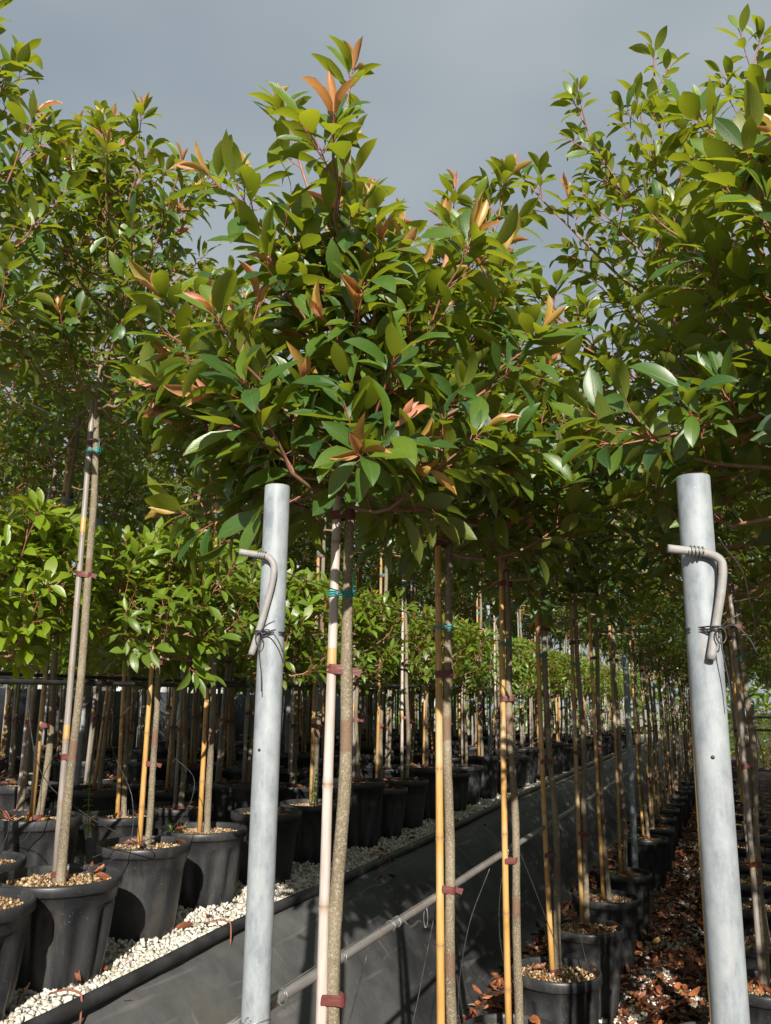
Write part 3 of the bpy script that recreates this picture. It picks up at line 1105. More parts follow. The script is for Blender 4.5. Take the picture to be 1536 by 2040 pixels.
def furnish(e, seed, tall, potkind, canekind, lit=None, tapes=None, near=False, wire_z=None, trunk=None, lean=(0, 0)):
    """pot, soil, pebbles, dead leaves, trunk, cane, tapes under one root"""
    r = np.random.default_rng(seed)
    P = POTS[potkind]
    po = link('pot', P['pot'], e)
    po.rotation_euler.z = r.uniform(0, 6)
    so = link('soil', P['soil'], po)
    pb = link('pebbles', P['peb'][seed % 2], po)
    pb['kind'] = 'stuff'
    if lit is None:
        lit = seed % 3
    if lit >= 0:
        dl = link('dead_leaves', P['lit'][lit], po)
        dl['kind'] = 'stuff'
    zs = P['H'] - .05
    tm = trunk or (TRUNKS[seed % 5] if tall else TRUNKS_S[seed % 3])
    # lean: shear-free tilt about the soil point
    tilt = Matrix.Rotation(math.hypot(*lean), 4, Vector((-lean[1], lean[0], 0)).normalized()) if lean != (0, 0) else Matrix.Identity(4)

    def put(name, me, off, z):
        base = Matrix.Translation((0, 0, zs)) @ tilt @ Matrix.Translation((off[0], off[1], z - zs))
        return link(name, me, e, mw=base)
    put('trunk', tm, TR_OFF, zs)
    put('cane', (CANES if tall else CANES_S)[canekind][seed % (3 if tall else 2)], CN_OFF, zs - .01)
    if tapes is None:
        tapes = ([.04, .48, .98, 1.55] if tall else [.05, .42, .80])
        tapes = [t + r.uniform(-.05, .05) * (t > .1) for t in tapes]
    for k, tz in enumerate(tapes):
        put('tape', TAPES[(seed + k) % 4], (0, 0), zs + tz)
    if wire_z:
        put('string_tie', STRINGS[seed % 3], (0, 0), wire_z)
    return put, zs


def near_tree(x, y, z0, label, group, seed, crown, potkind, canekind, tall=True, rot=0.0, tapes=None, lit=None, wire_z=None, lean=(0, 0), nmax=300):
    e = tree_root(x, y, z0, label, group, rot)
    G = grow(**crown)
    H = POTS[potkind]['H'] - .05
    zb = crown['zb']
    top = G['leader'] - np.array([0, 0, H])
    tm = trunk_mesh(zb - .25 - H + .1, seed, .0155 if tall else .0135, .0130 if tall else .012, top, G['lead_r'] * 1.0)
    put, zs = furnish(e, seed, tall, potkind, canekind, lit, tapes, True, wire_z, tm, lean)
    tilt = Matrix.Rotation(math.hypot(*lean), 4, Vector((-lean[1], lean[0], 0)).normalized()) if lean != (0, 0) else Matrix.Identity(4)
    base = Matrix.Translation((0, 0, zs)) @ tilt @ Matrix.Translation((TR_OFF[0], TR_OFF[1], -zs))
    for a in G['limbs']:
        link('limb', limb_mesh(a), e, mw=base)
    NEAR.append((e, G, base, nmax))
    return e


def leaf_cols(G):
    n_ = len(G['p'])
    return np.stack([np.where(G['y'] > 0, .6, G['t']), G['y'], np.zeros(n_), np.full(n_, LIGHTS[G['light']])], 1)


def finish_near():
    """the leaves that show largest become parts; the rest of each crown is one part"""
    quads, owner = [], []
    mats_ = []
    bpy.context.view_layer.update()
    for ti, (e, G, base, nmax) in enumerate(NEAR):
        mw = np.array(e.matrix_basis @ base)
        p = G['p'] @ mw[:3, :3].T + mw[:3, 3]
        f = np.einsum('ij,njk->nik', mw[:3, :3], G['f'])
        c = p + f[:, :, 1] * (G['l'] * .5)[:, None]
        x_ = f[:, :, 0] * (G['l'] * .17)[:, None]
        y_ = f[:, :, 1] * (G['l'] * .46)[:, None]
        quads.append(np.stack([c - y_, c + x_, c + y_, c - x_], 1))
        owner += [(ti, k) for k in range(len(p))]
        mats_.append((c, f))
    V = np.concatenate(quads).reshape(-1, 3)
    polys = [(4 * k, 4 * k + 1, 4 * k + 2, 4 * k + 3) for k in range(len(V) // 4)]
    bvh = BVHTree.FromPolygons([tuple(v) for v in V.tolist()], polys)
    cp = Vector(CAM_P)
    off = 0
    for ti, (e, G, base, nmax) in enumerate(NEAR):
        c, f = mats_[ti]
        n_ = len(c)
        rel = (c - CAM_P) @ CAM_R
        dep = -rel[:, 2]
        ux = F_PX * rel[:, 0] / dep + CX
        uy = CY - F_PX * rel[:, 1] / dep
        inside = (dep > .2) & (ux > -20) & (ux < 1556) & (uy > -20) & (uy < 2060)
        vd = norm(c - CAM_P)
        area = np.abs(np.sum(vd * f[:, :, 2], 1)) * (G['l'] / dep) ** 2 + .08 * (G['l'] / dep) ** 2
        score = np.where(inside, area, -1.0)
        for k in np.argsort(-score)[:1600]:
            if score[k] <= 0:
                break
            hit = bvh.ray_cast(cp, Vector(vd[k]))
            if hit[2] is not None and hit[2] != off + k:
                score[k] *= .05
        order = np.argsort(-score)
        pick = [k for k in order[:nmax] if score[k] > 0]
        off += n_
        chosen = np.zeros(n_, bool)
        chosen[pick] = True
        for k in pick:
            if G['y'][k] > 0:
                me = ONE[('y', int(G['yvar'][k]), int(np.argmin(np.abs(np.array(YV) - G['y'][k]))))]
            else:
                ti_ = int(np.argmin(np.abs(TINTS - G['t'][k])))
                kv = int(G['var'][k])
                if (kv + ti_) % 2:
                    ti_ = ti_ + 1 if ti_ < 5 else ti_ - 1
                me = ONE[('m', kv, ti_, G['light'])]
            mm = np.eye(4)
            mm[:3, :3] = G['f'][k] * G['l'][k]
            mm[:3, 3] = G['p'][k]
            link('leaf', me, e, mw=base @ Matrix(mm.tolist()))
        rest = ~chosen
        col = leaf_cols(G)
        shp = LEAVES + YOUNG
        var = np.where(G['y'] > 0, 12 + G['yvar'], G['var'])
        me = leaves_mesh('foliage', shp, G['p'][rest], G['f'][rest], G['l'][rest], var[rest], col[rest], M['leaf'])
        o = link('foliage', me, e, mw=base)
        o['kind'] = 'stuff'


def far_crown(seed, zb, zt, rad, nl, light, young=.10, L=.092):
    G = grow(seed=seed, zb=zb, zt=zt, rad=rad, nl=nl, L=L, young=young, light=light, density=.85)
    var = np.where(G['y'] > 0, G['yvar'] % 5, G['var'] % 5)
    fm = leaves_mesh('foliage', FARL, G['p'], G['f'], G['l'], var, leaf_cols(G), M['leaf'])
    acc = Acc()
    for a in G['limbs']:
        off = acc.n
        acc.v += a.v
        acc.q += [q + off for q in a.q]
        acc.a += a.a
        acc.n += a.n
    return fm, limb_mesh(acc)


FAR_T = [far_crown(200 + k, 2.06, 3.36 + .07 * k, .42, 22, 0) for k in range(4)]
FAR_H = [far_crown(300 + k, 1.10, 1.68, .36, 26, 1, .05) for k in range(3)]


def far_tree(x, y, z0, label, group, seed, tall, potkind, canekind, wire_z=None, rot=0.0, lean=(0, 0)):
    e = tree_root(x, y, z0, label, group, rot)
    put, zs = furnish(e, seed, tall, potkind, canekind, None, None, False, wire_z, None, lean)
    fm, lm = (FAR_T[seed % 4] if tall else FAR_H[seed % 3])
    spin = Matrix.Rotation((seed * 1.7) % 6.28, 4, 'Z')
    for nm, me in (('foliage', fm), ('branches', lm)):
        o = put(nm, me, TR_OFF, 0)
        o.matrix_local = o.matrix_local @ spin
        if nm == 'foliage':
            o['kind'] = 'stuff'
    return e


# --- wired row on the lower path: x = -0.81
FX = -0.81
F_Y = [1.76, 2.55, 3.33, 4.15, 4.98, 5.84, 6.66] + [8.42 + .81 * k for k in range(20)]
WF = 1.93 - GZ
gF = 'potted trees along the wired row at the foot of the bank'
near_tree(FX, 1.76, GZ, 'tall potted tree tied to a pale weathered cane, beside the post with wire-wrapped foot', gF, 1,
          dict(seed=41, zb=2.03, zt=3.20, rad=.40, nl=32, L=.099, density=1.2, young=.36, cone=1.0, leaders=1, extra=(
              (2.22, -.30, -.28, 2.40, 1), (2.07, -.44, -.10, 2.30, 0), (2.4, -.16, -.32, 2.66, 1), (2.4, .10, -.34, 2.68, 1), (2.10, .16, -.30, 2.03, 1), (2.07, -.40, -.02, 2.02, 1),
              (2.58, -.17, -.06, 3.02, 2)), tipyoung=1.0),
          'tall', 2, tapes=[.04, .60, 1.27, 1.625], wire_z=1.94 - GZ)
near_tree(FX, 2.55, GZ, 'tall potted tree on an orange cane, second from the post with wire-wrapped foot', gF, 2,
          dict(seed=45, zb=2.05, zt=3.30, rad=.42, nl=32, L=.099, density=1.2, young=.32, cone=.6, leaders=2, off=(.05, 0), extra=(
              (2.27, .42, -.25, 2.29, 0), (2.17, .30, -.40, 2.23, 0), (2.47, .25, -.28, 2.77, 1), (2.7, .2, .05, 3.30, 1)), tipyoung=1.0),
          'tall', 0, tapes=[.04, .67, 1.29, 1.70], wire_z=WF, lean=(-.006, 0))
near_tree(FX, 3.33, GZ, 'tall potted tree on an orange cane, third from the post with wire-wrapped foot', gF, 3,
          dict(seed=43, zb=2.07, zt=3.38, rad=.41, nl=31, L=.090, density=1.1, young=.16, cone=.8), 'tall', 0, tapes=[.04, .63, 1.22, 1.67], wire_z=WF)
near_tree(FX, 4.15, GZ, 'tall potted tree on an orange cane, fourth from the post with wire-wrapped foot', gF, 4,
          dict(seed=44, zb=2.07, zt=3.42, rad=.41, nl=31, L=.090, density=1.1, young=.14, cone=.8), 'tall', 0, lit=0, wire_z=WF, lean=(-.018, 0))
for k, y in enumerate(F_Y[4:]):
    n_ = k + 4
    lab = 'potted tree on a tan cane, %s from the post with wire-wrapped foot' % ORD[n_] if n_ < 12 else 'slim potted tree far along the wired row'
    far_tree(FX + rng.normal() * .012, y + rng.normal() * .01, GZ, lab, gF, 10 + k, True, ['tall', 'deep', 'tall'][k % 3], [1, 0, 1, 0, 1][k % 5], wire_z=WF, lean=(-.016 + rng.normal() * .012, rng.normal() * .012))

# --- row beyond the path, behind the other steel post
gR = 'potted trees in the row across the leafy path'
near_tree(.17, 2.02, GZ, 'big-leaved potted tree overhanging the steel post beside the leafy path', gR, 5,
          dict(seed=51, zb=2.00, zt=3.12, rad=.44, nl=29, L=.098, young=.08, cone=.3, off=(.10, .0), extra=((2.27, -.32, -.22, 2.12, 0), (2.2, -.06, -.30, 2.62, 0), (2.5, .10, -.15, 3.0, 0))), 'tall', 3, tapes=[.04, .5, 1.2, 1.6], wire_z=WF)
near_tree(-.087, 2.75, GZ, 'tallest potted tree of the row across the path, bare red twigs against the sky', gR, 6,
          dict(seed=52, zb=2.07, zt=3.84, rad=.46, nl=30, L=.080, young=.05, cone=.2, extra=((2.8, -.46, -.08, 3.36, 0), (2.8, .30, -.1, 3.66, 0), (3.0, -.28, -.05, 3.62, 0), (2.5, -.40, -.2, 2.85, 0)), tipyoung=0), 'tall', 0, wire_z=WF)
near_tree(-.105, 3.55, GZ, 'potted tree on an orange cane, third in the row across the path', gR, 7,
          dict(seed=53, zb=2.02, zt=3.5, rad=.43, nl=28, L=.088, young=.08), 'tall', 0, wire_z=WF)
for k in range(22):
    y = 4.32 + .80 * k
    lab = 'potted tree on a weathered cane, %s in the row across the path' % ORD[k + 3] if k < 8 else 'slim potted tree far along the row across the path'
    far_tree(.06 + rng.normal() * .015, y, GZ, lab, gR, 40 + k, True, ['tall', 'deep', 'tall'][k % 3], [3, 0, 1, 3][k % 4], wire_z=WF, lean=(-.01 + rng.normal() * .012, rng.normal() * .012))
for xr, y0, cnt in ((.92, 1.55, 26), (1.75, 1.35, 26), (2.6, 1.2, 24)):
    for k in range(cnt):
        far_tree(xr + rng.normal() * .03, y0 + .82 * k, GZ, 'potted tree on a %s cane in the shaded block beyond the path rows' % ['grey', 'tan', 'grey'][k % 3], 'potted trees in the block beyond the path', 70 + k * 3 + int(xr * 10), True, ['tall', 'deep', 'tall'][k % 3], [3, 1, 3][k % 3], lean=(rng.normal() * .015, rng.normal() * .015))

# --- raised bed
gL = 'potted trees along the edge of the raised bed'
WL = 1.87
near_tree(-2.19, 2.09, BED_Z, 'tall potted tree in the first pot along the raised bed edge', gL, 8,
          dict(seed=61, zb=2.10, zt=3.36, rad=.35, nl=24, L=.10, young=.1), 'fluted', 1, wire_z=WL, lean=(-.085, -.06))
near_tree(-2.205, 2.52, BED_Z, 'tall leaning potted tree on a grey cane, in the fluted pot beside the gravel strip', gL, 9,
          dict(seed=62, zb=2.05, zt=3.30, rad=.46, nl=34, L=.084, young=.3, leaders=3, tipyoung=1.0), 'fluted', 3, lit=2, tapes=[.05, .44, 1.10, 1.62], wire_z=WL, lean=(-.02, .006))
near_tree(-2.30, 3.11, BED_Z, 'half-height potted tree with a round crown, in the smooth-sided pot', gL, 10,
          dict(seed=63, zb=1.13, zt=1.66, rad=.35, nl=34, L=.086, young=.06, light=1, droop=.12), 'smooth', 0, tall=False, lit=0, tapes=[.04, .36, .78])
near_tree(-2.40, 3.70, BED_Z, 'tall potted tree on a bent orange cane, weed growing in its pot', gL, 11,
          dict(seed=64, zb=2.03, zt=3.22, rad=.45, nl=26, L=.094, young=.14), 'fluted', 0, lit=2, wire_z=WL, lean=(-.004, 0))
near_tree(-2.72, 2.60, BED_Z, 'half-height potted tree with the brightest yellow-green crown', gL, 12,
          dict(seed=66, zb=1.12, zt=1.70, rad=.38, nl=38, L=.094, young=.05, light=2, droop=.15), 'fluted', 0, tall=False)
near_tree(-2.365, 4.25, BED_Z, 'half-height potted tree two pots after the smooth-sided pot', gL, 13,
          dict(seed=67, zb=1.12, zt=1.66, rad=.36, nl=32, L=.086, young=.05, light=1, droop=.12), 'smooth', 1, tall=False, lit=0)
near_tree(-2.40, 4.89, BED_Z, 'tall potted tree with a weedy sprig in its pot, three pots after the smooth-sided pot', gL, 14,
          dict(seed=68, zb=2.03, zt=3.25, rad=.44, nl=24, L=.094, young=.12), 'fluted', 1, wire_z=WL, nmax=200)
yl = [5.50, 5.95, 6.45, 7.0, 7.55] + [8.15 + .6 * k for k in range(24)]
for k, y in enumerate(yl):
    tall = k % 5 not in (0, 3)
    lab = ('tall' if tall else 'half-height') + (' potted tree in the %s pot along the raised bed edge' % ORD[k + 6] if k < 10 else ' potted tree far along the raised bed edge')
    far_tree(-2.40 + rng.normal() * .02, y, BED_Z, lab, gL, 110 + k, tall, ['tall', 'fluted', 'smooth'][k % 3], [3, 1, 2, 0, 3][k % 5], wire_z=WL if tall else None, lean=(rng.normal() * .012, rng.normal() * .012))
gB = 'potted trees packed in the shade of the raised bed'
for ri in range(1, 9):
    xr = -2.40 - .57 * ri
    y0 = max(2.85 + .3 * (ri % 2), -xr / 1.08 - .2)
    k = 0
    y = y0
    while y < 17.5:
        sd_ = ri * 37 + k * 5
        if not (ri == 1 and y < 3.0):
            tall = (ri * 3 + k * 2) % 5 not in (0, 2) if ri > 1 else k % 3 != 1
            far_tree(xr + rng.normal() * .03, y + rng.normal() * .03, BED_Z, ('tall' if tall else 'half-height') + ' potted tree on %s cane, packed deep in the raised bed' % ['a grey', 'a tan', 'a grey', 'an orange', 'a pale'][(ri + k * 2) % 5], gB, sd_, tall,
                     ['fluted', 'tall', 'smooth'][(ri + k) % 3], [3, 1, 3, 0, 2][(ri + k * 2) % 5], wire_z=WL if tall else None, lean=(rng.normal() * .025, rng.normal() * .02), rot=rng.uniform(-.6, .6))
        k += 1
        y += .62 if ri < 4 else .72
finish_near()


# ------------------------------------------------------------------ steel posts, rods, wires
def post_mesh(h, r0):
    seg = 40
    th = np.arange(seg) * 2 * math.pi / seg
    prof_ = [(r0, -.3), (r0, .5), (r0, 1.0), (r0, 1.5), (r0, h - .002), (r0 - .0008, h), (r0 - .0028, h), (r0 - .003, h - .002), (r0 - .003, h - .35)]
    v = np.concatenate([np.stack([rr * np.cos(th), rr * np.sin(th), np.full(seg, zz)], 1) for rr, zz in prof_])
    k = len(prof_)
    i, j = np.meshgrid(np.arange(k - 1), np.arange(seg), indexing='ij')
    i, j = i.ravel(), j.ravel()
    j2 = (j + 1) % seg
    q = np.stack([i * seg + j, i * seg + j2, (i + 1) * seg + j2, (i + 1) * seg + j], 1)
    return mesh_np('steel_post', v, None, q, (M['steel'],))


def ring_pts(c, rad, z, n_=24, tiltx=0.0, a0=0.0, turns=1.0):
    a = a0 + np.linspace(0, 2 * math.pi * turns, int(n_ * turns) + 1)
    return np.stack([c[0] + rad * np.cos(a), c[1] + rad * np.sin(a), z + tiltx * np.cos(a)], 1)


PR = .0243
VIEW = norm([.30, -.95])               # the side of the posts that carries the rods
RT = np.array([.95, .30])


def post(x, y, top, label, group=None):
    e = bpy.data.objects.new('steel_post', None)
    COL.objects.link(e)
    e.location = (x, y, 0)
    tag(e, label, 'post', group)
    link('tube', post_mesh(top, PR), e)
    return e


def hole(e, z, ang):
    acc = Acc()
    d = np.array([math.cos(ang), math.sin(ang)])
    p = np.array([d[0] * PR, d[1] * PR, z])
    acc.tube([p - np.array([*d, 0]) * .002, p + np.array([*d, 0]) * .0006], .0028, 10)
    link('bolt_hole', acc.mesh('bolt_hole', M['dwire'], False), e)


def bent_rod(px_, py_, pts, label, tie_z, coil):
    """a bent galvanised rod held against the post by wire"""
    e = bpy.data.objects.new('bent_rod', None)
    COL.objects.link(e)
    e.location = (px_, py_, 0)
    tag(e, label, 'rod')
    P3 = []
    for (u, z, outd) in pts:
        q = VIEW * (PR + .0065 + outd) + RT * u
        P3.append((q[0], q[1], z))
    sp = spline(P3, 40)
    acc = Acc()
    acc.tube(sp, .0063, 12)
    link('rod', acc.mesh('rod', M['rod']), e)
    acc = Acc()
    for k in range(4):
        i = coil + k
        c = sp[i]
        t3 = norm(sp[i + 1] - sp[i - 1])
        a = norm(np.cross(t3, [0, 0, 1.0]))
        b = np.cross(t3, a)
        th = np.linspace(0, 6.6, 18)
        acc.tube(c + .0078 * (np.cos(th)[:, None] * a + np.sin(th)[:, None] * b) + np.outer(th / 6.3 * .004, t3), .0011, 5)
    link('wire_coil', acc.mesh('wire_coil', M['wire']), e)
    acc = Acc()
    r = np.random.default_rng(int(tie_z * 1000))
    i = int(np.argmin(np.abs(sp[:, 2] - tie_z)))
    rc = sp[i, :2]
    for dz in (-.003, 0, .0028):
        base = band_pts((0, 0), PR, tuple(rc), .0063)
        p = np.stack([base[:, 0], base[:, 1], np.full(len(base), tie_z + dz) + r.normal(size=len(base)) * .0006], 1)
        acc.tube(np.concatenate([p, p[:1]]), .0012, 5, False)
    k0 = np.array([*(rc + VIEW * .009 + RT * .004), tie_z])
    V3, R3 = np.array([*VIEW, 0]), np.array([*RT, 0])
    acc.tube(spline([k0, k0 + V3 * .006 + R3 * .012 + (0, 0, .012), k0 + V3 * .008 + R3 * .028 + (0, 0, .020)], 8), .0012, 5)
    acc.tube(spline([k0, k0 + V3 * .008 + R3 * .018 + (0, 0, .004), k0 + V3 * .010 + R3 * .036 + (0, 0, -.014), k0 + V3 * .008 + R3 * .046 + (0, 0, -.036)], 10), .0012, 5)
    acc.tube(spline([k0, k0 + V3 * .004 + (0, 0, -.03), k0 + V3 * .003 + R3 * .006 + (0, 0, -.07), k0 + V3 * .002 + R3 * .008 + (0, 0, -.105)], 10), .0010, 5)
    th = np.linspace(0, 6.3, 16)
    acc.tube(k0 + V3 * .004 + np.outer(.007 * np.cos(th), R3) + np.stack([0 * th, 0 * th, .011 * np.sin(th) - .010], 1), .0011, 5)
    link('tie_wire', acc.mesh('tie_wire', M['dwire']), e)
    return e


pL = post(-.787, 1.405, 2.106, 'galvanised steel post with wire wrapped round its foot, at the end of the wired row')
hole(pL, 1.615, math.atan2(VIEW[1], VIEW[0]) - .35)
acc = Acc()
for k in range(3):
    acc.tube(ring_pts((0, 0), PR + .0016, 1.166 + .004 * k, 28, .004 * (k - 1)), .0013, 5, False)
th = np.linspace(0, 6.3, 14)
acc.tube(np.stack([VIEW[0] * (PR + .003) + RT[0] * -.008 + .005 * np.cos(th), np.full(14, VIEW[1] * (PR + .003)), 1.178 + .006 * np.sin(th)], 1), .001, 5)
link('wire_wrap', acc.mesh('wire_wrap', M['wire']), pL)
bent_rod(-.787, 1.405, [(-.060, 1.972, .001), (-.030, 1.967, .0), (-.006, 1.962, .002), (.006, 1.945, .002), (.004, 1.912, .001), (-.008, 1.86, .0), (-.020, 1.815, .0), (-.029, 1.782, .001)],
         'bent galvanised rod wired to the post with the wire-wrapped foot', 1.822, 6)
pR_ = post(-.03, 1.33, 2.040, 'galvanised steel post standing beside the leafy path, wire tie curling off it')
hole(pR_, 1.632, math.atan2(VIEW[1], VIEW[0]) - .25)
bent_rod(-.03, 1.33, [(-.052, 1.924, .001), (-.025, 1.921, .0), (.003, 1.917, .002), (.020, 1.908, .002), (.0235, 1.893, .002), (.019, 1.860, .001), (.008, 1.81, .0), (-.002, 1.765, .001)],
         'bent galvanised rod wired to the post beside the leafy path', 1.808, 6)
for k, (x, y, tp) in enumerate(((FX + .01, 7.48, 2.12), (FX, 13.5, 2.12), (FX, 19.6, 2.12))):
    post(x, y, tp, ['steel post between the seventh and eighth trees of the wired row', 'steel post farther along the wired row', 'steel post at the far end of the wired row'][k], 'steel posts along the wired row')
for k, (x, y, tp) in enumerate(((.09, 7.3, 2.1), (.09, 13.4, 2.1), (.92, 9.0, 2.3), (.95, 12.6, 2.3))):
    post(x, y, tp, 'steel post among the trees across the path', 'steel posts across the path')
for k, (x, y, tp) in enumerate(((-2.62, 9.9, 2.5), (-2.62, 5.35, 2.35), (-3.75, 4.35, 2.5), (-4.3, 8.1, 2.6), (-5.9, 6.65, 2.6), (-2.62, 15.5, 2.5), (-4.3, 14, 2.6))):
    post(x, y, tp + .35, 'grey steel post among the pots of the raised bed', 'steel posts in the raised bed')


def strand(name, pts, rad, m, label, cat, seg=6, n_=40, group=None):
    acc = Acc()
    acc.tube(spline(pts, n_), rad, seg)
    return tag(link(name, acc.mesh(name, m)), label, cat, group)


strand('support_wire', [(-.787, 1.38, 1.955), (FX + .012, 1.76, 1.942), (FX + .01, 4.15, 1.93), (FX + .01, 7.48, 1.945), (FX + .01, 13.5, 1.95), (FX, 24, 1.95)], .0013, M['wire'], 'thin steel wire holding the row at the foot of the bank', 'wire', n_=60)
strand('support_wire', [(.0, 1.36, 1.95), (.05, 1.98, 1.94), (.1, 4.3, 1.93), (.11, 13, 1.94), (.1, 22, 1.94)], .0013, M['wire'], 'thin steel wire tying the row across the path', 'wire', n_=60)
strand('support_wire', [(-2.2, .3, BED_Z + 1.95), (-2.19, 2.0, BED_Z + 1.93), (-2.235, 2.52, BED_Z + 1.925), (-2.40, 3.70, BED_Z + 1.925), (-2.41, 7, BED_Z + 1.93), (-2.41, 20, BED_Z + 1.95)], .0016, M['wire'], 'thin steel wire tying the tall trees on the raised bed', 'wire', n_=80)
# irrigation line at eye height
strand('irrigation_pipe', [(-2.42, .5, 1.752), (-2.35, 2.2, 1.756), (-2.36, 3.1, 1.764), (-2.42, 4.0, 1.778), (-2.44, 5.4, 1.81), (-2.46, 6.6, 1.835), (-2.46, 8.5, 1.86), (-2.47, 12, 1.87), (-2.47, 20, 1.88)], .010, M['pipe'], 'black irrigation pipe at chest height along the raised bed', 'pipe', 10, 70)
strand('irrigation_pipe', [(-3.0, 1.5, 1.80), (-3.02, 4, 1.81), (-3.0, 8, 1.84), (-3.0, 18, 1.86)], .009, M['pipe'], 'black irrigation pipe deeper in the raised bed', 'pipe', 8, 40, 'irrigation pipes deep in the raised bed')
strand('irrigation_pipe', [(-4.2, 3.2, 1.82), (-4.2, 9, 1.84), (-4.2, 18, 1.86)], .009, M['pipe'], 'black irrigation pipe deeper in the raised bed', 'pipe', 8, 40, 'irrigation pipes deep in the raised bed')
strand('edging_pipe', [(-1.90, .2, .79), (-1.90, 2.2, .793), (-1.965, 3.4, .796), (-1.965, 4.5, .792), (-2.0, 6.3, .795), (-2.06, 9, .797), (-2.10, 14.5, .798), (-2.15, 24, .80)], .0225, M['pipe'], 'thick black pipe edging the gravel above the bank', 'pipe', 16, 120)
for y, x in ((2.30, -1.92), (3.22, -1.965), (5.0, -1.975)):
    acc = Acc()
    acc.tube(spline([(x - .10, y + .01, .81), (x - .03, y, .833), (x + .02, y, .830), (x + .032, y, .812), (x + .034, y, .74)], 16), .0035, 6)
    tag(link('pipe_staple', acc.mesh('pipe_staple', M['rust'])), 'rusty hooked staple pinning the black edging pipe', 'staple', 'staples over the edging pipe')
for k, (x, y, z) in enumerate(((-2.352, 2.19, 1.757), (-2.362, 3.16, 1.765), (-2.425, 4.1, 1.78))):
    for dy in (0, .014):
        acc = Acc()
        th = np.linspace(0, 5.6, 16) + .6
        acc.tube(np.stack([x + .0125 * np.cos(th), y + dy + .001 * th, z + .0125 * np.sin(th)], 1), .0018, 5)
        tag(link('string_loop', acc.mesh('string_loop', M['string'])), 'cyan string loop round the black irrigation pipe', 'string', 'string loops on the irrigation pipe')
# rail of old bamboo in front of the bank
e = bpy.data.objects.new('bamboo_rail', None)
COL.objects.link(e)
e.location = (-.845, 1.30, 1.146)
tag(e, 'grey bamboo rail tied with wire, level in front of the bank', 'rail')
cm_ = cane_mesh(6.4, 99, M['cane_s'], .0112)
o = link('bamboo_pole', cm_, e)
o.rotation_euler = (-math.pi / 2, 0, 0)
rr_ = np.random.default_rng(8)
for yy in (.16, .20, .24, .30, .50, .58, .88, .92, 1.32, 1.36, 2.05, 2.1, 2.9, 2.95, 3.7, 4.5):
    acc = Acc()
    th = np.linspace(0, 6.28 * 1.5, 18)
    loop = np.stack([.0125 * np.cos(th), yy + th * .0012 + rr_.normal(size=18) * .001, .0125 * np.sin(th)], 1)
    if yy in (.20, .24, .92):
        q_ = loop[-1]
        loop = np.concatenate([loop, spline([q_, q_ + (.012, .012, .012), q_ + (.035, .03, -.012 + .02 * (yy < .22))], 8)[1:]])
    acc.tube(loop, .0012, 5)
    link('wire_binding', acc.mesh('wire_binding', M['wire']), e)
acc = Acc()
acc.tube(spline([(.004, .12, .0125), (-.004, .5, .013), (.005, 1.0, .0125), (-.003, 1.8, .013), (.003, 3, .0125)], 60), .0013, 5)
link('guide_wire', acc.mesh('guide_wire', M['wire']), e)
th = np.linspace(0, 6.28, 18)
acc = Acc()
acc.tube(np.stack([.004 + .006 * np.cos(th), np.full(18, 1.15), -.035 + .026 * np.sin(th)], 1), .0012, 5, False)
link('wire_loop', acc.mesh('wire_loop', M['wire']), e)

# drip tubes
DR = [
    [(-.86, 2.62, 1.13), (-.9, 2.58, .9), (-.93, 2.5, .62), (-.88, 2.48, .36)],
    [(-.85, 3.2, 1.13), (-.93, 3.16, .9), (-.97, 3.2, .6), (-.86, 3.26, .38)],
    [(-.83, 2.0, 1.13), (-.9, 1.98, .85), (-.94, 1.94, .6), (-.9, 1.9, .38)],
    [(-.84, 3.60, 1.13), (-.80, 3.72, .95), (-.74, 3.95, .62), (-.72, 4.10, .37)],
    [(-.85, 3.92, 1.13), (-.97, 3.85, .98), (-1.0, 3.95, .62), (-.9, 4.1, .37)],
    [(-.85, 4.15, 1.14), (-.78, 4.2, .95), (-.68, 4.22, .55), (-.66, 4.2, .37)],
    [(-2.40, 3.2, 1.76), (-2.42, 3.0, 1.55), (-2.33, 3.05, 1.3), (-2.2, 2.85, 1.13), (-2.28, 2.6, 1.09)],
    [(-2.40, 3.6, 1.76), (-2.5, 3.5, 1.5), (-2.28, 3.42, 1.35), (-2.22, 3.2, 1.18), (-2.3, 2.9, 1.12), (-2.33, 2.55, 1.085)],
    [(-2.38, 2.45, 1.75), (-2.32, 2.5, 1.45), (-2.22, 2.62, 1.3), (-2.12, 2.85, 1.16), (-2.15, 2.98, 1.11)],
    [(-2.75, 2.3, 1.40), (-2.62, 2.5, 1.36), (-2.56, 2.62, 1.26), (-2.62, 2.66, 1.12)],
    [(-2.85, 3.2, 1.5), (-2.76, 3.0, 1.38), (-2.72, 2.95, 1.22), (-2.8, 2.95, 1.1)],
    [(-2.45, 4.7, 1.78), (-2.5, 4.5, 1.5), (-2.42, 4.3, 1.25), (-2.40, 4.32, 1.1)],
    [(-2.45, 5.6, 1.8), (-2.38, 5.5, 1.5), (-2.32, 5.2, 1.25), (-2.38, 5.0, 1.1)],
    [(.12, 4.6, 1.2), (.2, 4.5, .9), (.12, 4.45, .6), (.08, 4.4, .42)],
]
for k, p in enumerate(DR):
    strand('drip_tube', p, .0019, M['dwire'], 'thin black drip tube looping down from the bamboo rail' if k < 6 else 'thin black drip tube looping down into a pot', 'tube', 5, 30, 'drip tubes from the rail' if k < 6 else 'drip tubes over the pots')


